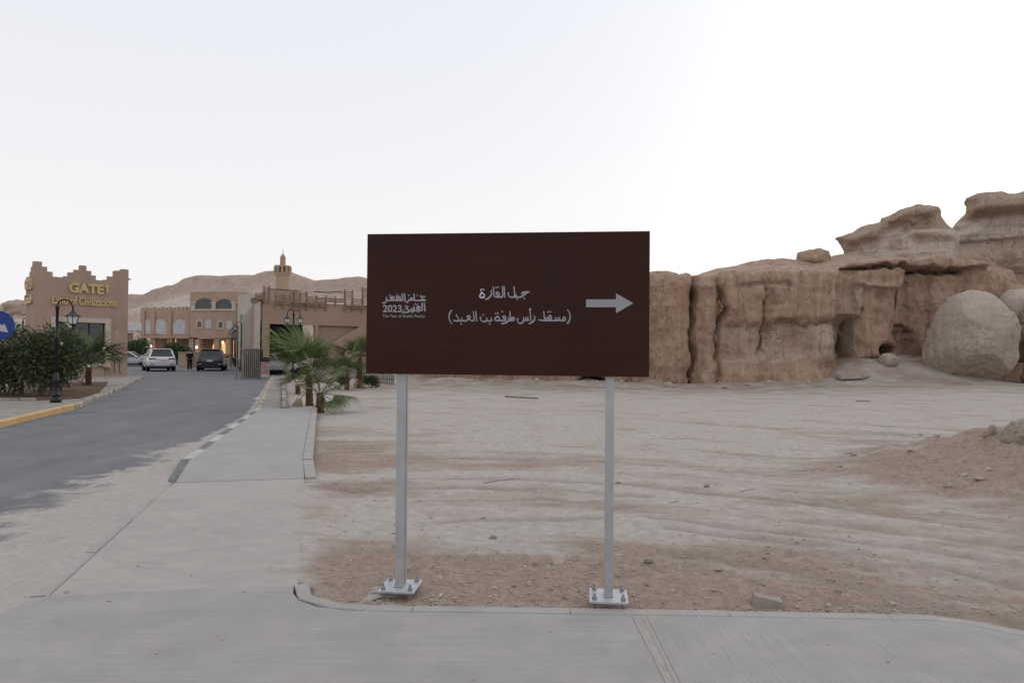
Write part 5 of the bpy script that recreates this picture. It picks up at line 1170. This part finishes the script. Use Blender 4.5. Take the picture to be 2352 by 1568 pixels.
J = [(0, 0, .90), (0, 0, 1.08), (0, .02, 1.28), (0, .03, 1.40), (0, .04, 1.47), (0, .05, 1.55), (0, .06, 1.64),
     (-.09, 0, .86), (-.10, .10, .48), (-.10, .02, .09), (-.10, .14, .04), (.09, 0, .86), (.10, -.02, .47), (.10, -.14, .12), (.10, -.03, .05),
     (-.17, .02, 1.37), (-.25, -.02, 1.10), (-.22, .12, .92), (-.21, .17, .84), (.17, .02, 1.37), (.25, .0, 1.10), (.23, .10, .92), (.22, .15, .84)]
E_ = [(0, 1), (1, 2), (2, 3), (3, 4), (4, 5), (5, 6), (0, 7), (7, 8), (8, 9), (9, 10), (0, 11), (11, 12), (12, 13), (13, 14), (3, 15), (15, 16), (16, 17), (17, 18), (3, 19), (19, 20), (20, 21), (21, 22)]
Rr_ = [(.15, .11), (.13, .095), (.16, .11), (.13, .085), .055, .085, .075, .09, .065, .042, .035, .09, .065, .042, .035, .062, .046, .034, .032, .062, .046, .034, .032]
link('body', skin_mesh(J, E_, Rr_), M['skin'], person)
link('shirt', skin_mesh([J[k] for k in (0, 1, 2, 3, 15, 16, 19, 20)], [(0, 1), (1, 2), (2, 3), (3, 4), (4, 5), (3, 6), (6, 7)], [(.185, .14), (.165, .125), (.19, .135), (.145, .10), .078, .062, .078, .062]), M['cloth'], person)
link('trousers', skin_mesh([J[k] for k in (0, 7, 8, 9, 11, 12, 13)], [(0, 1), (1, 2), (2, 3), (0, 4), (4, 5), (5, 6)], [(.165, .125), .108, .086, .066, .108, .086, .066]), M['cloth'], person)
link('hair', skin_mesh([(0, .03, 1.57), (0, .045, 1.655)], [(0, 1)], [.088, .09]), M['hair'], person)
for j, k in ((9, 10), (13, 14)):
    link('shoe', skin_mesh([J[j], (J[j][0], J[j][1] + .01, .05 if j == 9 else .08), J[k]], [(0, 1), (1, 2)], [.045, .05, .042]), M['shoe'], person)
# ------------------------------------------------------------------ barriers, fence, round sign
M['slat_grey'] = plain('grey_brown_slats', (.20, .175, .155), .8, .25, 4); M['red'] = plain('red_reflective', (.45, .06, .045), .5, .15, 5); M['cabinet'] = plain('grey_cabinet', (.27, .25, .24), .6, .12, 4)
gl0, gl1 = at(553, 860, 40.3), at(597, 860, 40.3); PGt = Plane(gl0, gl1)
gt = empty('slatted_gate', (gl0.x, gl0.y, -.05), PGt.rz, 'narrow gate leaf of upright grey-brown slats standing by the chevron barrier', 'gate')
zt = PGt.hit(575, 800)[1] + .05; n = 10
for k in range(n): x = PGt.L * (k + .5) / n; b = MB(); b.box(x - .032, x + .032, 0, .03, .06, zt - .03); b.build('slat', M['slat_grey'], gt); b = MB(); b.box(x + .02, x + .095, .30, .33, .06, zt - .03); b.build('gap_shade_slat', M['trim'], gt)  # added dark rear layer stands in for the shade between the slats
for z in (.0, zt - .03): b = MB(); b.box(-.02, PGt.L + .02, -.012 if z else -.012, .05, z, z + .05); b.build('rail', M['cabinet'] if z else M['slat_grey'], gt)
for k, (x0, x1) in enumerate(((-.10, -.16), (-.28, -.2))):
    b = MB(); b.tube([(x0, .1, 1.15), (x1, -.1, .6), (x1 - .03 * k, -.15, .03)], .03, 6); b.lathe([(.07, 0), (.06, .05), (.02, .08)], 8, (x1 - .03 * k, -.15, 0)); b.build('stay', M['slat_grey'], gt)
b = MB(); b.tube([(.02, .05, 1.2), (-.3, .05, 1.13)], .025, 6); b.tube([(.02, .05, .75), (-.3, .05, .7)], .025, 6); b.build('stay_rail', M['slat_grey'], gt)
cb0, cb1 = at(599, 860, 40), at(619, 860, 40.2); PCb = Plane(cb0, cb1)
cbn = empty('barrier_cabinet', (cb0.x, cb0.y, -.05), PCb.rz, 'grey barrier cabinet with three red chevrons and a white band', 'barrier')
zc1 = PCb.hit(609, 831)[1] + .05; zc2 = PCb.hit(609, 820)[1] + .05; wC = PCb.L
b = MB(); b.box(0, wC, 0, .4, .0, zc1, .01); b.build('cabinet', M['cabinet'], cbn)
b = MB(); b.box(.02, wC - .02, .02, .38, zc1 + .002, zc2, .01); b.build('top_box', M['trim'], cbn)
for k in range(3):
    z = .36 + k * .27; b = MB(); b.prism([(.04, z - .02), (wC / 2, z + .10), (wC - .06, z - .02), (wC - .06, z + .05), (wC / 2, z + .17), (.04, z + .05)], -.006, -.001); b.build('chevron', M['red'], cbn)
b = MB(); b.box(.0, wC, -.006, -.001, .20, .26); b.build('white_band', M['box_white'], cbn)
fA_, fB_ = at(728, 860, 37), at(905, 860, 34.); PF = Plane(fA_, fB_)
fen = empty('picket_fence', (fA_.x, fA_.y, -.05), PF.rz, 'dark upright picket fence below the outside stair of the terrace building', 'fence')
n = 46
for k in range(n):
    x = PF.L * (k + .5) / n; b = MB(); h_ = 1.32 + rng.uniform(-.05, .05); b.box(x - .035, x + .035, 0, .02, .0, h_); b.build('picket', M['wood_dark'] if 'wood_dark' in M else M['slat_grey'], fen, rot=(0, rng.uniform(-.015, .015), 0))
for z in (.3, 1.05): b = MB(); b.box(0, PF.L, .022, .06, z, z + .06); b.build('rail', M['slat_grey'], fen)
# round blue sign
M['blue'] = plain('blue_reflective', (.004, .035, .20), .4, .06, 2, 0, 40, .4); M['signwhite'] = plain('white_reflective', (.42, .45, .49), .45, .05, 3)
bs = at(-3, 747, 14.2); bsg = empty('round_sign', (bs.x, bs.y, .085), R(8), 'round blue road sign with a white arrow pointing down right', 'road sign')
zc_ = bs.z - .085
b = MB(); b.lathe([(.303, .0), (.303, .015)], 40, (0, 0, zc_), 'y'); b.build('disc', M['blue'], bsg)
a = R(-38); ca, sa = math.cos(a), math.sin(a)
arr = [(-.22, -.038), (.06, -.038), (.06, -.10), (.235, 0), (.06, .10), (.06, .038), (-.22, .038)]
b = MB(); b.add([(x * ca - z * sa, -.003, zc_ + x * sa + z * ca) for x, z in arr], [tuple(range(7))]); b.build('arrow', M['signwhite'], bsg)
b = MB(); b.lathe([(.022, 0), (.022, zc_ + .25)], 10, (-.05, .05, 0)); b.build('post', M['galv'], bsg)
# ------------------------------------------------------------------ plants
def mk_leaf(name, dark, light, yellow, yamt=.2):
    t = NT(name); a = t.attr('tone')
    c = t.mix(t.ramp(a, 0, .75), dark, light); c = t.mix(t.ramp(a, 1 - yamt, 1 - yamt + .02), c, yellow)
    t.b.inputs['Subsurface Weight'].default_value = 0; return t.out(c, .6, None, .3)
M['oleander'] = mk_leaf('oleander_leaves', (.024, .036, .016), (.082, .102, .040), (.26, .22, .06), .10)
M['palm'] = mk_leaf('palm_blades', (.042, .066, .015), (.125, .158, .045), (.24, .22, .09), .08)
M['palm_dry'] = mk_leaf('dry_palm_blades', (.13, .085, .04), (.26, .19, .10), (.3, .24, .14), .1)
M['shrubleaf'] = mk_leaf('shrub_leaves', (.022, .045, .016), (.060, .098, .034), (.10, .12, .04), .05)
M['trunk'] = plain('fibrous_trunk', (.105, .055, .032), .95, .35, 14, .8, 40, .1); M['bark'] = plain('bark', (.16, .12, .085), .95, .3, 10, .6, 40, .1)
M['flower_w'] = plain('white_petals', (.62, .60, .58), .7, .05, 9); M['flower_p'] = plain('pink_petals', (.50, .25, .27), .7, .1, 9)
M['soil'] = plain('planting_soil', (.13, .085, .06), .98, .3, 6, .8, 30, .1)
rs = np.random.RandomState(11)
def leaf_cloud(name, blobs, n, ln, wd, mat, parent, shell=.55):
    """leaf-sized quads through the volume of overlapping blobs, thicker near their skins"""
    w_ = np.array([r[0] * r[1] * r[2] for _, r in blobs]); w_ = w_ / w_.sum(); idx = rs.choice(len(blobs), n, p=w_)
    d = rs.normal(size=(n, 3)); d /= np.linalg.norm(d, axis=1)[:, None]; rad = shell + (1 - shell) * rs.rand(n) ** .6
    rad *= 1 + .16 * rs.normal(size=n)
    C = np.array([b_[0] for b_ in blobs])[idx]; Rr = np.array([b_[1] for b_ in blobs])[idx]
    P = C + d * Rr * rad[:, None]; P[:, 2] = np.maximum(P[:, 2], .05)
    a = d * .6 + rs.normal(size=(n, 3)) * .6 + np.array([0, 0, .25]); a /= np.linalg.norm(a, axis=1)[:, None]
    s = np.cross(a, rs.normal(size=(n, 3))); s /= np.linalg.norm(s, axis=1)[:, None]
    L = (ln * (.7 + .6 * rs.rand(n)))[:, None]; W = (wd * (.7 + .6 * rs.rand(n)))[:, None]; nn = np.cross(a, s)
    V = np.stack([P, P + a * L * .5 + s * W * .5 + nn * W * .15, P + a * L, P + a * L * .5 - s * W * .5 + nn * W * .15], 1).reshape(-1, 3)
    me = np_mesh(name, V, np.arange(n * 4).reshape(n, 4)); ton = np.clip(rs.rand(n) * .75 + .0 * rad + .25 * (rs.rand(n) ** 3), 0, 1); attr(me, 'tone', np.repeat(ton, 4))
    return link(name, me, mat, parent), P
def blobs_for(W, Dp, H, n, z0=.25):
    out = []
    for k in range(n):
        a = rng.uniform(0, 2 * math.pi); r = math.sqrt(rng.random()) * .72; z = z0 + (H - z0) * rng.uniform(.25, .88)
        q = .9 - .35 * abs(z / H - .5); s = rng.uniform(.20, .34) * min(W, H)
        out.append(((math.cos(a) * r * W / 2 * q, math.sin(a) * r * Dp / 2 * q, z), (s, s, s * rng.uniform(.75, 1.15))))
    return out
def oleander(loc, W, Dp, H, n, label, fl=()):
    o = empty('oleander_shrub', loc, 0, label, 'shrub', 'oleander shrubs beside the gatehouse')
    bl = blobs_for(W, Dp, H, 22); leaf_cloud('foliage', bl, n, .17, .045, M['oleander'], o)
    for k in range(9):
        c = bl[k][0]; b = MB(); x0, y0 = rng.uniform(-.25, .25) * W * .4, rng.uniform(-.2, .2); b.tube([(x0, y0, -.1), (x0 * .8 + c[0] * .35, y0 + c[1] * .3, c[2] * .45), c], [.03, .022, .010], 6); b.build('stem', M['bark'], o)
    for dx, dy, m in fl:
        p = at(dx, dy, loc[1] - Dp * .40) - Vector(loc)
        P = MB()
        for q in range(7):
            v = Vector((rng.uniform(-1, 1), rng.uniform(-1, .2), rng.uniform(-1, 1))).normalized() * .05; s = v.orthogonal().normalized() * .035; t_ = v.cross(s).normalized() * .035
            P.add([v * .3 + s, v * 1.2 + t_, v * .3 - s, v * 1.1 - t_ * .3], [(0, 1, 2, 3)])
        P.build('flower', M[m], o, loc=p)
b0 = gp(60, 912, .085)
oleander((-16.9, 23.2, .085), 2.2, 1.9, 2.05, 7200, 'leafy oleander shrub with white flowers behind the round blue sign', ((65, 835, 'flower_w'), (62, 762, 'flower_p'), (45, 772, 'flower_p'), (80, 797, 'flower_w'), (103, 762, 'flower_p')))
oleander((-15.45, 22.6, .085), 2.0, 1.7, 2.12, 7200, 'dense oleander shrub with white blossoms around the lamp post', ((128, 748, 'flower_w'), (162, 749, 'flower_w'), (156, 745, 'flower_w'), (205, 840, 'flower_w'), (142, 788, 'flower_w')))
oleander((-16.75, 25.2, .085), 1.4, 1.4, 2.05, 5400, 'oleander shrub with yellow-green tips between lamp post and gate palm', ((270, 765, 'flower_w'), (240, 800, 'flower_w')))
oleander((-18.4, 22.8, .085), 2.1, 1.9, 1.95, 6000, 'outermost oleander shrub of the planting bed by the round blue sign')
bed = MB(); bed.slab([(-19.6, 21.5), (-14.6, 21.1), (-14.0, 22.2), (-15.2, 25.2), (-19.2, 32.5), (-20.6, 32), (-20.5, 24)], .05, .125); tag(bed.build('planting_bed', M['soil']), kind='structure')
stones(isl, [(-19.6, 21.42), (-17.2, 21.22), (-14.6, 21.02)], .1, .0, .17, .5, M['kerb_dirty'], gap=.03, jit=.015)
# fan palms
def frond_mesh(name, pet, blade, nseg, spread, droop, seed):
    r = random.Random(seed); vs_ = []; fs_ = []; tone = []
    def quad(a, b_, c, d, t): k = len(vs_); vs_.extend([a, b_, c, d]); fs_.append((k, k + 1, k + 2, k + 3)); tone.extend([t] * 4)
    # petiole along +x, bowed
    pts = [Vector((pet * t, 0, .10 * pet * math.sin(t * 1.6))) for t in (0, .35, .7, 1)]
    for a, b_ in zip(pts[:-1], pts[1:]):
        for s, t in ((Vector((0, .014, 0)), Vector((0, 0, .010))), (Vector((0, .002, .012)), Vector((0, .012, 0)))): quad(a - s, b_ - s * .8, b_ + s * .8, a + s, .35)
    h0 = pts[-1]; cup = .55
    for k in range(nseg):
        f = (k + .5) / nseg * 2 - 1; a = f * spread; L = blade * (1 - .28 * abs(f) ** 2) * r.uniform(.92, 1.06)
        d = Vector((math.cos(a), math.sin(a), .22 * cup - .18 * abs(f))).normalized(); side = Vector((-math.sin(a), math.cos(a), 0)); up = d.cross(side)
        wmid = blade * spread / nseg * .44; t = min(.92, max(0, r.gauss(.42, .2)))
        dr = droop * r.uniform(.6, 1.5)
        p0 = h0 + d * blade * .03; p1 = h0 + d * L * .55 + Vector((0, 0, -dr * .12)); p2 = h0 + d * L * .85 + Vector((0, 0, -dr * .42)); p3 = h0 + d * L + Vector((0, 0, -dr * .85))
        fold = -up * wmid * .45
        for s in (-1, 1):
            quad(p0, p0 + side * s * wmid * .12, p1 + side * s * wmid + fold, p1, t); quad(p1, p1 + side * s * wmid + fold, p2 + side * s * wmid * .55 + fold * .5, p2, t); quad(p2, p2 + side * s * wmid * .55 + fold * .5, p3 + side * s * .002, p3, min(.99, t + .15 * r.random()))
    me = bpy.data.meshes.new(name); me.from_pydata(vs_, [], fs_); me.update(); attr(me, 'tone', tone); return me
FR = [frond_mesh('frond', .62, .72, 34, R(112), .16, 5), frond_mesh('frond', .72, .80, 38, R(104), .22, 6), frond_mesh('frond', .5, .62, 30, R(118), .12, 7), frond_mesh('frond', .66, .70, 32, R(95), .34, 8)]
FD = [frond_mesh('dry_frond', .45, .5, 14, R(40), .5, 15), frond_mesh('dry_frond', .4, .42, 10, R(35), .6, 16)]
for m_ in FR: m_.materials.append(M['palm'])
for m_ in FD: m_.materials.append(M['palm_dry'])
def palm(loc, th, spec, label, sc_=1., dry=3, tr=.085, lean=(0, 0)):
    o = empty('fan_palm', loc, 0, label, 'palm')
    prof = []; b = MB(); pts = [(lean[0] * t, lean[1] * t, -.08 + (th + .08) * t) for t in np.linspace(0, 1, 9)]
    b.tube(pts, [tr * (1.15 - .3 * t) * (1 + .10 * (k % 2)) for k, t in enumerate(np.linspace(0, 1, 9))], 10); b.build('trunk', M['trunk'], o, True)
    for k in range(14):
        a = k * 2.4; z = th * (.15 + .8 * k / 14); b = MB(); b.box(0, .08, -.03, .03, -.008, .008); t = z / th; b.build('leaf_base', M['trunk'], o, loc=(lean[0] * t + math.cos(a) * tr * .8, lean[1] * t + math.sin(a) * tr * .8, z), rot=(0, -1.0, a))
    for k, (az, el, mi, s, roll) in enumerate(spec):
        f = link('frond', FR[mi], None, o); f.location = (lean[0], lean[1], th - .03 - .015 * (k % 4)); f.rotation_mode = 'XYZ'; f.scale = (s * sc_,) * 3
        f.rotation_euler = (R(roll), -R(el), R(az))
    for k in range(dry):
        f = link('dry_frond', FD[k % 2], None, o); f.location = (lean[0] * .6, lean[1] * .6, th * rng.uniform(.35, .7)); f.scale = (sc_,) * 3; f.rotation_euler = (R(rng.uniform(-25, 25)), R(rng.uniform(35, 65)), R(rng.uniform(150, 400)))
def ring(n, e0, e1, seed, bias=None):
    r = random.Random(seed); out = []
    for k in range(n):
        t = k / (n - 1); out.append((k * 137.5 + r.uniform(-15, 15), e0 + (e1 - e0) * t + r.uniform(-6, 6), r.randrange(4), r.uniform(.82, 1.12), r.uniform(-25, 25)))
    return out
p1 = gp(711, 931, -.03); p2 = gp(735, 946, -.03)
palm((p1.x, p1.y, -.03), .95, ring(4, 30, 78, 3) + [(182, 48, 1, 1.36, 10), (200, 42, 1, 1.28, -15), (168, 56, 0, 1.36, 5), (228, 40, 0, 1.2, 0), (150, 66, 1, 1.2, 0), (95, 62, 0, 1.12, 0), (-15, 52, 0, 1.1, 20), (-50, 35, 2, 1., 10)], 'leafy fan palm with a wide crown at the end of the raised pavement', 1.05, 4, .10, (-.05, .05))
palm((p2.x, p2.y, -.03), .55, ring(5, -10, 62, 9) + [(-20, -25, 2, .95, 30), (-45, 12, 0, .9, 20), (10, 45, 2, .9, 0)], 'low fan palm with a red-brown trunk beside the kerb corner', .92, 3, .105)
p3 = gp(684, 905, -.03); palm((p3.x, p3.y, -.03), .35, ring(6, 5, 60, 19), 'small ground-level fan palm in the planting strip behind the leafy one', .8, 4, .08)
p = at(826, 878, 31.5); palm((p.x, p.y, -.03), 1.35, ring(12, -5, 70, 23), 'fan palm beside the logo end of the brown sign, before the picket fence', 1.05, 3, .10)
p = at(797, 880, 30); palm((p.x, p.y, -.03), .7, ring(9, 0, 66, 27), 'shorter fan palm left of the one beside the brown sign', 1., 3, .09)
p = at(203, 880, 29.5); palm((p.x, p.y, .085), 1.0, ring(10, -10, 75, 31) + [(-5, 30, 1, 1.2, 0), (-20, 8, 1, 1.15, 10), (8, 14, 1, 1.1, -10)], 'fan palm with stiff blades growing against the gatehouse front', 1.1, 3, .11)
# low dry scrub near the picket fence
for dx, dd, w_, lab in ((790, 33.5, 1.0, 'low dark scrub bush left of the palms by the picket fence'), (852, 32, 1.2, 'low dark scrub bush behind the lower corner of the brown sign')):
    p = at(dx, 880, dd); o = empty('scrub_bush', (p.x, p.y, -.03), 0, lab, 'bush'); leaf_cloud('foliage', blobs_for(w_, .8, .5, 9, .05), 1500, .10, .03, M['shrubleaf'], o)
    for k in range(5): b = MB(); a = k * 1.3; b.tube([(0, 0, -.05), (math.cos(a) * .2, math.sin(a) * .2, .2), (math.cos(a) * .4, math.sin(a) * .3, .38)], [.02, .014, .006], 5); b.build('stem', M['bark'], o)
# clipped shrubs and planters on the plaza
def shrub(dx, dy, dd, W, H, n, label):
    p = at(dx, dy, dd); o = empty('clipped_shrub', (p.x, p.y, -.05), 0, label, 'shrub'); H0 = p.z + .05
    bl = [((rng.uniform(-.5, .5) * W * .7, rng.uniform(-.3, .3) * W, H0 * 0 + rng.uniform(.35, .72) * H), (W * .3, W * .3, H * .28)) for _ in range(9)]
    leaf_cloud('foliage', bl, n, .22, .10, M['shrubleaf'], o, .7)
    for k in range(3): b = MB(); b.tube([(.1 * k - .1, 0, 0), (.25 * k - .25, 0, H * .6)], [.06, .03], 6); b.build('stem', M['bark'], o)
shrub(317, 800, 73, 2.7, 2.7, 3200, 'large dark rounded shrub beside the gatehouse in front of the tent')
shrub(405, 800, 74, 2.7, 2.4, 3000, 'broad rounded shrub in front of the main building pillars')
shrub(345, 815, 70, .9, 1.1, 900, 'small clipped shrub beside the large dark rounded shrub')
shrub(432, 803, 78, 1.4, 1.9, 1200, 'narrow shrub beside the broad rounded shrub')
for dx0, dx1, dd, h_, lab in ((409, 432, 63, 1.35, 'low brown plaster planter wall behind the walking person'), (436, 458, 64, 1.35, 'low brown plaster planter wall beside the dark SUV'), (500, 528, 68, 1.2, 'low brown wall behind the dark SUV near the lamps')):
    a, c = at(dx0, 830, dd), at(dx1, 830, dd); b = MB(); b.box(0, c.x - a.x, 0, .5, -.1, h_, .03); b.box(-.05, c.x - a.x + .05, -.05, .55, h_ + .002, h_ + .09, .02); tag(b.build('planter_wall', M['plaster'], loc=(a.x, a.y, -.05)), lab, 'planter')
# ------------------------------------------------------------------ loose stones and litter
def pebble_mesh(seed, sub=1):
    bm = bmesh.new(); bmesh.ops.create_icosphere(bm, subdivisions=sub, radius=1); r = random.Random(seed)
    sx, sy, sz = r.uniform(.8, 1.3), r.uniform(.7, 1.1), r.uniform(.45, .8)
    for q in bm.verts: k = r.uniform(.75, 1.15); q.co = Vector((q.co.x * sx * k, q.co.y * sy * k, q.co.z * sz * k))
    me = bpy.data.meshes.new('stone'); bm.to_mesh(me); bm.free(); me.materials.append(M['stone']); return me
PM_ = [pebble_mesh(k, 1) for k in range(5)]; PM2 = [pebble_mesh(20 + k, 2) for k in range(5)]
base = []
for me in PM_:
    v = np.zeros(len(me.vertices) * 3, np.float32); me.vertices.foreach_get('co', v); base.append((v.reshape(-1, 3), np.array([list(p.vertices) for p in me.polygons])))
NP = 6000; gxs = []; 
yy = 4.72 + (rs.rand(NP * 3) ** 2.2) * 13; xx = -3 + rs.rand(NP * 3) * (4 + yy * 1.15)
redm = .25 + 1.0 * win(yy, 3, 6.2, .5) * win(xx, -2, 3.2, .8) + .9 * (np.hypot((xx - 10.6) / 3.4, (yy - 11.4) / 2.9) < 1)
ok = (rs.rand(NP * 3) < redm * .75) & (xx > xi(XR, np.maximum(yy, 5.02)) + .12) & (yy > np.interp(xx, kx, ky) + .04); xx, yy = xx[ok][:NP], yy[ok][:NP]
zz = ground_h(xx, yy)[0]; VV = []; FF = []; off = 0
for k in range(len(xx)):
    bv, bf = base[k % 5]; s = .0035 + .012 * rs.rand() ** 4.5 + .0004 * yy[k]; a = rs.rand() * 6.28; ca, sa = math.cos(a), math.sin(a)
    v = bv * s; v = np.stack([v[:, 0] * ca - v[:, 1] * sa + xx[k], v[:, 0] * sa + v[:, 1] * ca + yy[k], v[:, 2] + zz[k] + s * .15], 1); VV.append(v); FF.append(bf + off); off += len(bv)
me = np_mesh('gravel', np.concatenate(VV), np.concatenate(FF)); tag(link('gravel', me, M['stone']), 'scattered small gravel over the sand', None, None, 'stuff')
def stone(dx, dy, size, label=None, mat=None, z=None, group='loose stones on the sand', cat='stone'):
    p = ghit(dx, dy); g = p.z
    o = bpy.data.objects.new('stone', PM2[rng.randrange(5)]); COL.objects.link(o); o.location = (p.x, p.y, g + size * .2); o.scale = (size,) * 3; o.rotation_euler = (rng.uniform(-.3, .3), rng.uniform(-.3, .3), rng.uniform(0, 6))
    if mat: o.material_slots[0].link = 'OBJECT'; o.material_slots[0].material = mat
    tag(o, label or 'small loose brown stone lying on the sand', cat, None if label else group)
stone(1283, 1291, .055, 'angular brown stone between the two sign posts'); stone(1230, 1296, .028, 'grey stone just beside the angular brown stone', M['boulder'])
stone(1132, 1236, .035, 'rounded grey stone out on the pale sand between the posts', M['boulder']); stone(1490, 1296, .032, 'grey stone right of the arrow-side sign post', M['boulder'])
stone(1536, 889, .30, 'white stone at the cliff foot near the arrow end of the sign', M['boulder']); stone(1664, 892, .18, 'small white stone at the cliff foot under the wide rock wall', M['boulder'])
stone(1925, 1364, .030, 'grey stone near the rut close to the kerb bend', M['boulder']); stone(1622, 1118, .045, 'grey stone on the pale sand right of the sign', M['boulder'])
for dx, dy in ((1903, 1335), (1908, 1341), (1917, 1340), (1899, 1341)): stone(dx, dy, .016, 'pale pebble in the little cluster by the rut', M['boulder'], group=None); sc.objects[-1]['group'] = 'cluster of pale pebbles'
for dx, dy, s in ((1650, 1312, .028), (1560, 1305, .022), (990, 1190, .02), (1110, 1190, .025), (1690, 1270, .02), (1420, 1110, .03), (2090, 1040, .05), (2150, 1002, .06), (2115, 1000, .05), (2335, 1010, .05), (1960, 1045, .05), (1010, 1330, .022), (1180, 1345, .020), (1135, 1355, .022), (1215, 1350, .024), (1860, 1310, .02), (2050, 1390, .018), (905, 1255, .02), (860, 1150, .025), (770, 1110, .03), (1930, 1070, .04), (2270, 1080, .04), (2215, 1095, .06), (2250, 1105, .05), (2180, 1120, .05), (1755, 1285, .016), (1012, 1368, .018), (1300, 1372, .011), (1545, 1360, .018)): stone(dx, dy, s)
for dx, dy, s in ((318, 1300, .010), (560, 1360, .008), (1265, 1450, .007), (360, 1500, .008), (1900, 1480, .006), (2040, 1520, .007), (1090, 1560, .007), (510, 1470, .007), (1720, 1455, .006), (440, 1120 + 200, .008), (250, 1380, .012), (1640, 1500, .006)):
    p = gp(dx, dy, 0.); o = bpy.data.objects.new('stone', PM2[rng.randrange(5)]); COL.objects.link(o); o.location = (p.x, p.y, s * .5); o.scale = (s,) * 3; tag(o, 'dark speck of grit lying on the concrete pavement', 'stone', 'grit on the pavement')
for dx, dy, s in ((175, 1332, .035), (270, 1293, .022), (155, 1365, .03), (65, 1378, .03), (445, 1090, .03), (520, 1030, .02)):
    p = gp(dx, dy, -.03); o = bpy.data.objects.new('stone', PM2[rng.randrange(5)]); COL.objects.link(o); o.location = (p.x, p.y, -.03 + s * .3); o.scale = (s,) * 3; tag(o, 'small stone in the sand drifted along the road edge', 'stone', 'stones in the sand drift on the road')
# broken kerb piece
p = gp(1772, 1394, -.03); b = MB(); b.add([(-.105, -.04, -.04), (.105, -.05, -.05), (.105, .05, -.05), (-.105, .05, -.04), (-.10, -.03, .065), (.09, -.04, .03), (.095, .05, .035), (-.098, .045, .07)], [(3, 2, 1, 0), (4, 5, 6, 7), (0, 1, 5, 4), (1, 2, 6, 5), (2, 3, 7, 6), (3, 0, 4, 7)])
o = b.build('concrete_block', M['kerb_dirty'], loc=(p.x, p.y + .06, -.03), rot=(0, 0, R(-6))); tag(o, 'broken piece of kerb concrete lying against the pavement edge', 'concrete block')
# planks and sticks
M['stick'] = plain('dry_wood', (.22, .185, .15), .9, .3, 9)
def stick(dx0, dy0, dx1, dy1, w_, label, nm='stick', mat='stick'):
    a, c = gp(dx0, dy0, -.03), gp(dx1, dy1, -.03); za, zc__ = ghz(a.x, a.y) + w_ * .5, ghz(c.x, c.y) + w_ * .5
    b = MB(); m = (a + c) / 2; L_ = [Vector((a.x, a.y, za)), Vector((m.x, m.y + .01, max(ghz(m.x, m.y) + w_ * .5, (za + zc__) / 2))), Vector((c.x, c.y, zc__))]; b.tube([q - Vector((m.x, m.y, 0)) for q in L_], w_ / 2, 6)
    tag(b.build(nm, M[mat], loc=(m.x, m.y, 0)), label, nm.replace('_', ' '))
stick(1160, 913, 1236, 918, .055, 'long dry plank lying on the sand in front of the cliff', 'plank'); stick(1965, 925, 2000, 926, .035, 'short dry plank on the pale sand toward the huge boulder', 'plank')
stick(1110, 1112, 1180, 1098, .009, 'thin crooked stick on the pale sand between the posts'); stick(1535, 1158, 1558, 1150, .007, 'thin pale straw on the sand right of the sign', mat='slat_grey'); stick(1700, 1127, 1732, 1122, .008, 'thin dark twig on the sand between the sign and the earth heap')
stick(900, 1226, 930, 1222, .009, 'dark twig lying left of the logo-side sign post'); stick(855, 1380, 885, 1372, .011, 'twig in front of the logo-side footing'); stick(1940, 1054, 1962, 1051, .016, 'dark bit of wood on the pale sand below the boulders')
# scraps of paper by the kerb
M['paper'] = plain('paper', (.62, .62, .62), .7, .05, 8)
for dx, dy, s, lab in ((592, 916, .16, 'crumpled white paper scrap on the road by the raised kerb'),):
    p = gp(dx, dy, -.05); b = MB(); b.add([(-s, -s * .6, .0), (s * .3, -s * .8, .03), (s, s * .2, .01), (-.2 * s, s * .7, .05), (0, 0, .06)], [(0, 1, 4), (1, 2, 4), (2, 3, 4), (3, 0, 4)]); tag(b.build('paper_scrap', M['paper'], loc=(p.x, p.y, -.045)), lab, 'litter')

# rubble along the cliff foot
for k in range(26):
    x = rng.uniform(-4, 16.5); y = float(yb(x)) - rng.uniform(.9, 2.2); s = rng.choice((.06, .08, .1, .14, .2)); o = bpy.data.objects.new('stone', PM2[k % 5]); COL.objects.link(o); o.location = (x, y, ghz(x, y) + s * .2); o.scale = (s * 1.2, s, s); o.rotation_euler = (0, 0, k)
    tag(o, 'fallen rubble stone at the foot of the brown cliff', 'stone', 'rubble along the cliff foot')
for k in range(14):
    a = rng.uniform(0, 6.28); x = 8.3 + 2.0 * math.cos(a) * rng.random(); y = 9.4 + 2.0 * math.sin(a) * rng.random(); s = rng.choice((.025, .035, .05)); o = bpy.data.objects.new('stone', PM2[k % 5]); COL.objects.link(o); o.location = (x, y, ghz(x, y) + s * .2); o.scale = (s,) * 3; o.rotation_euler = (0, 0, k)
    o.material_slots[0].link = 'OBJECT'; o.material_slots[0].material = M['boulder' if k % 3 == 0 else 'stone']
    tag(o, 'stone lying on the slope of the loose earth heap', 'stone', 'stones on the earth heap')
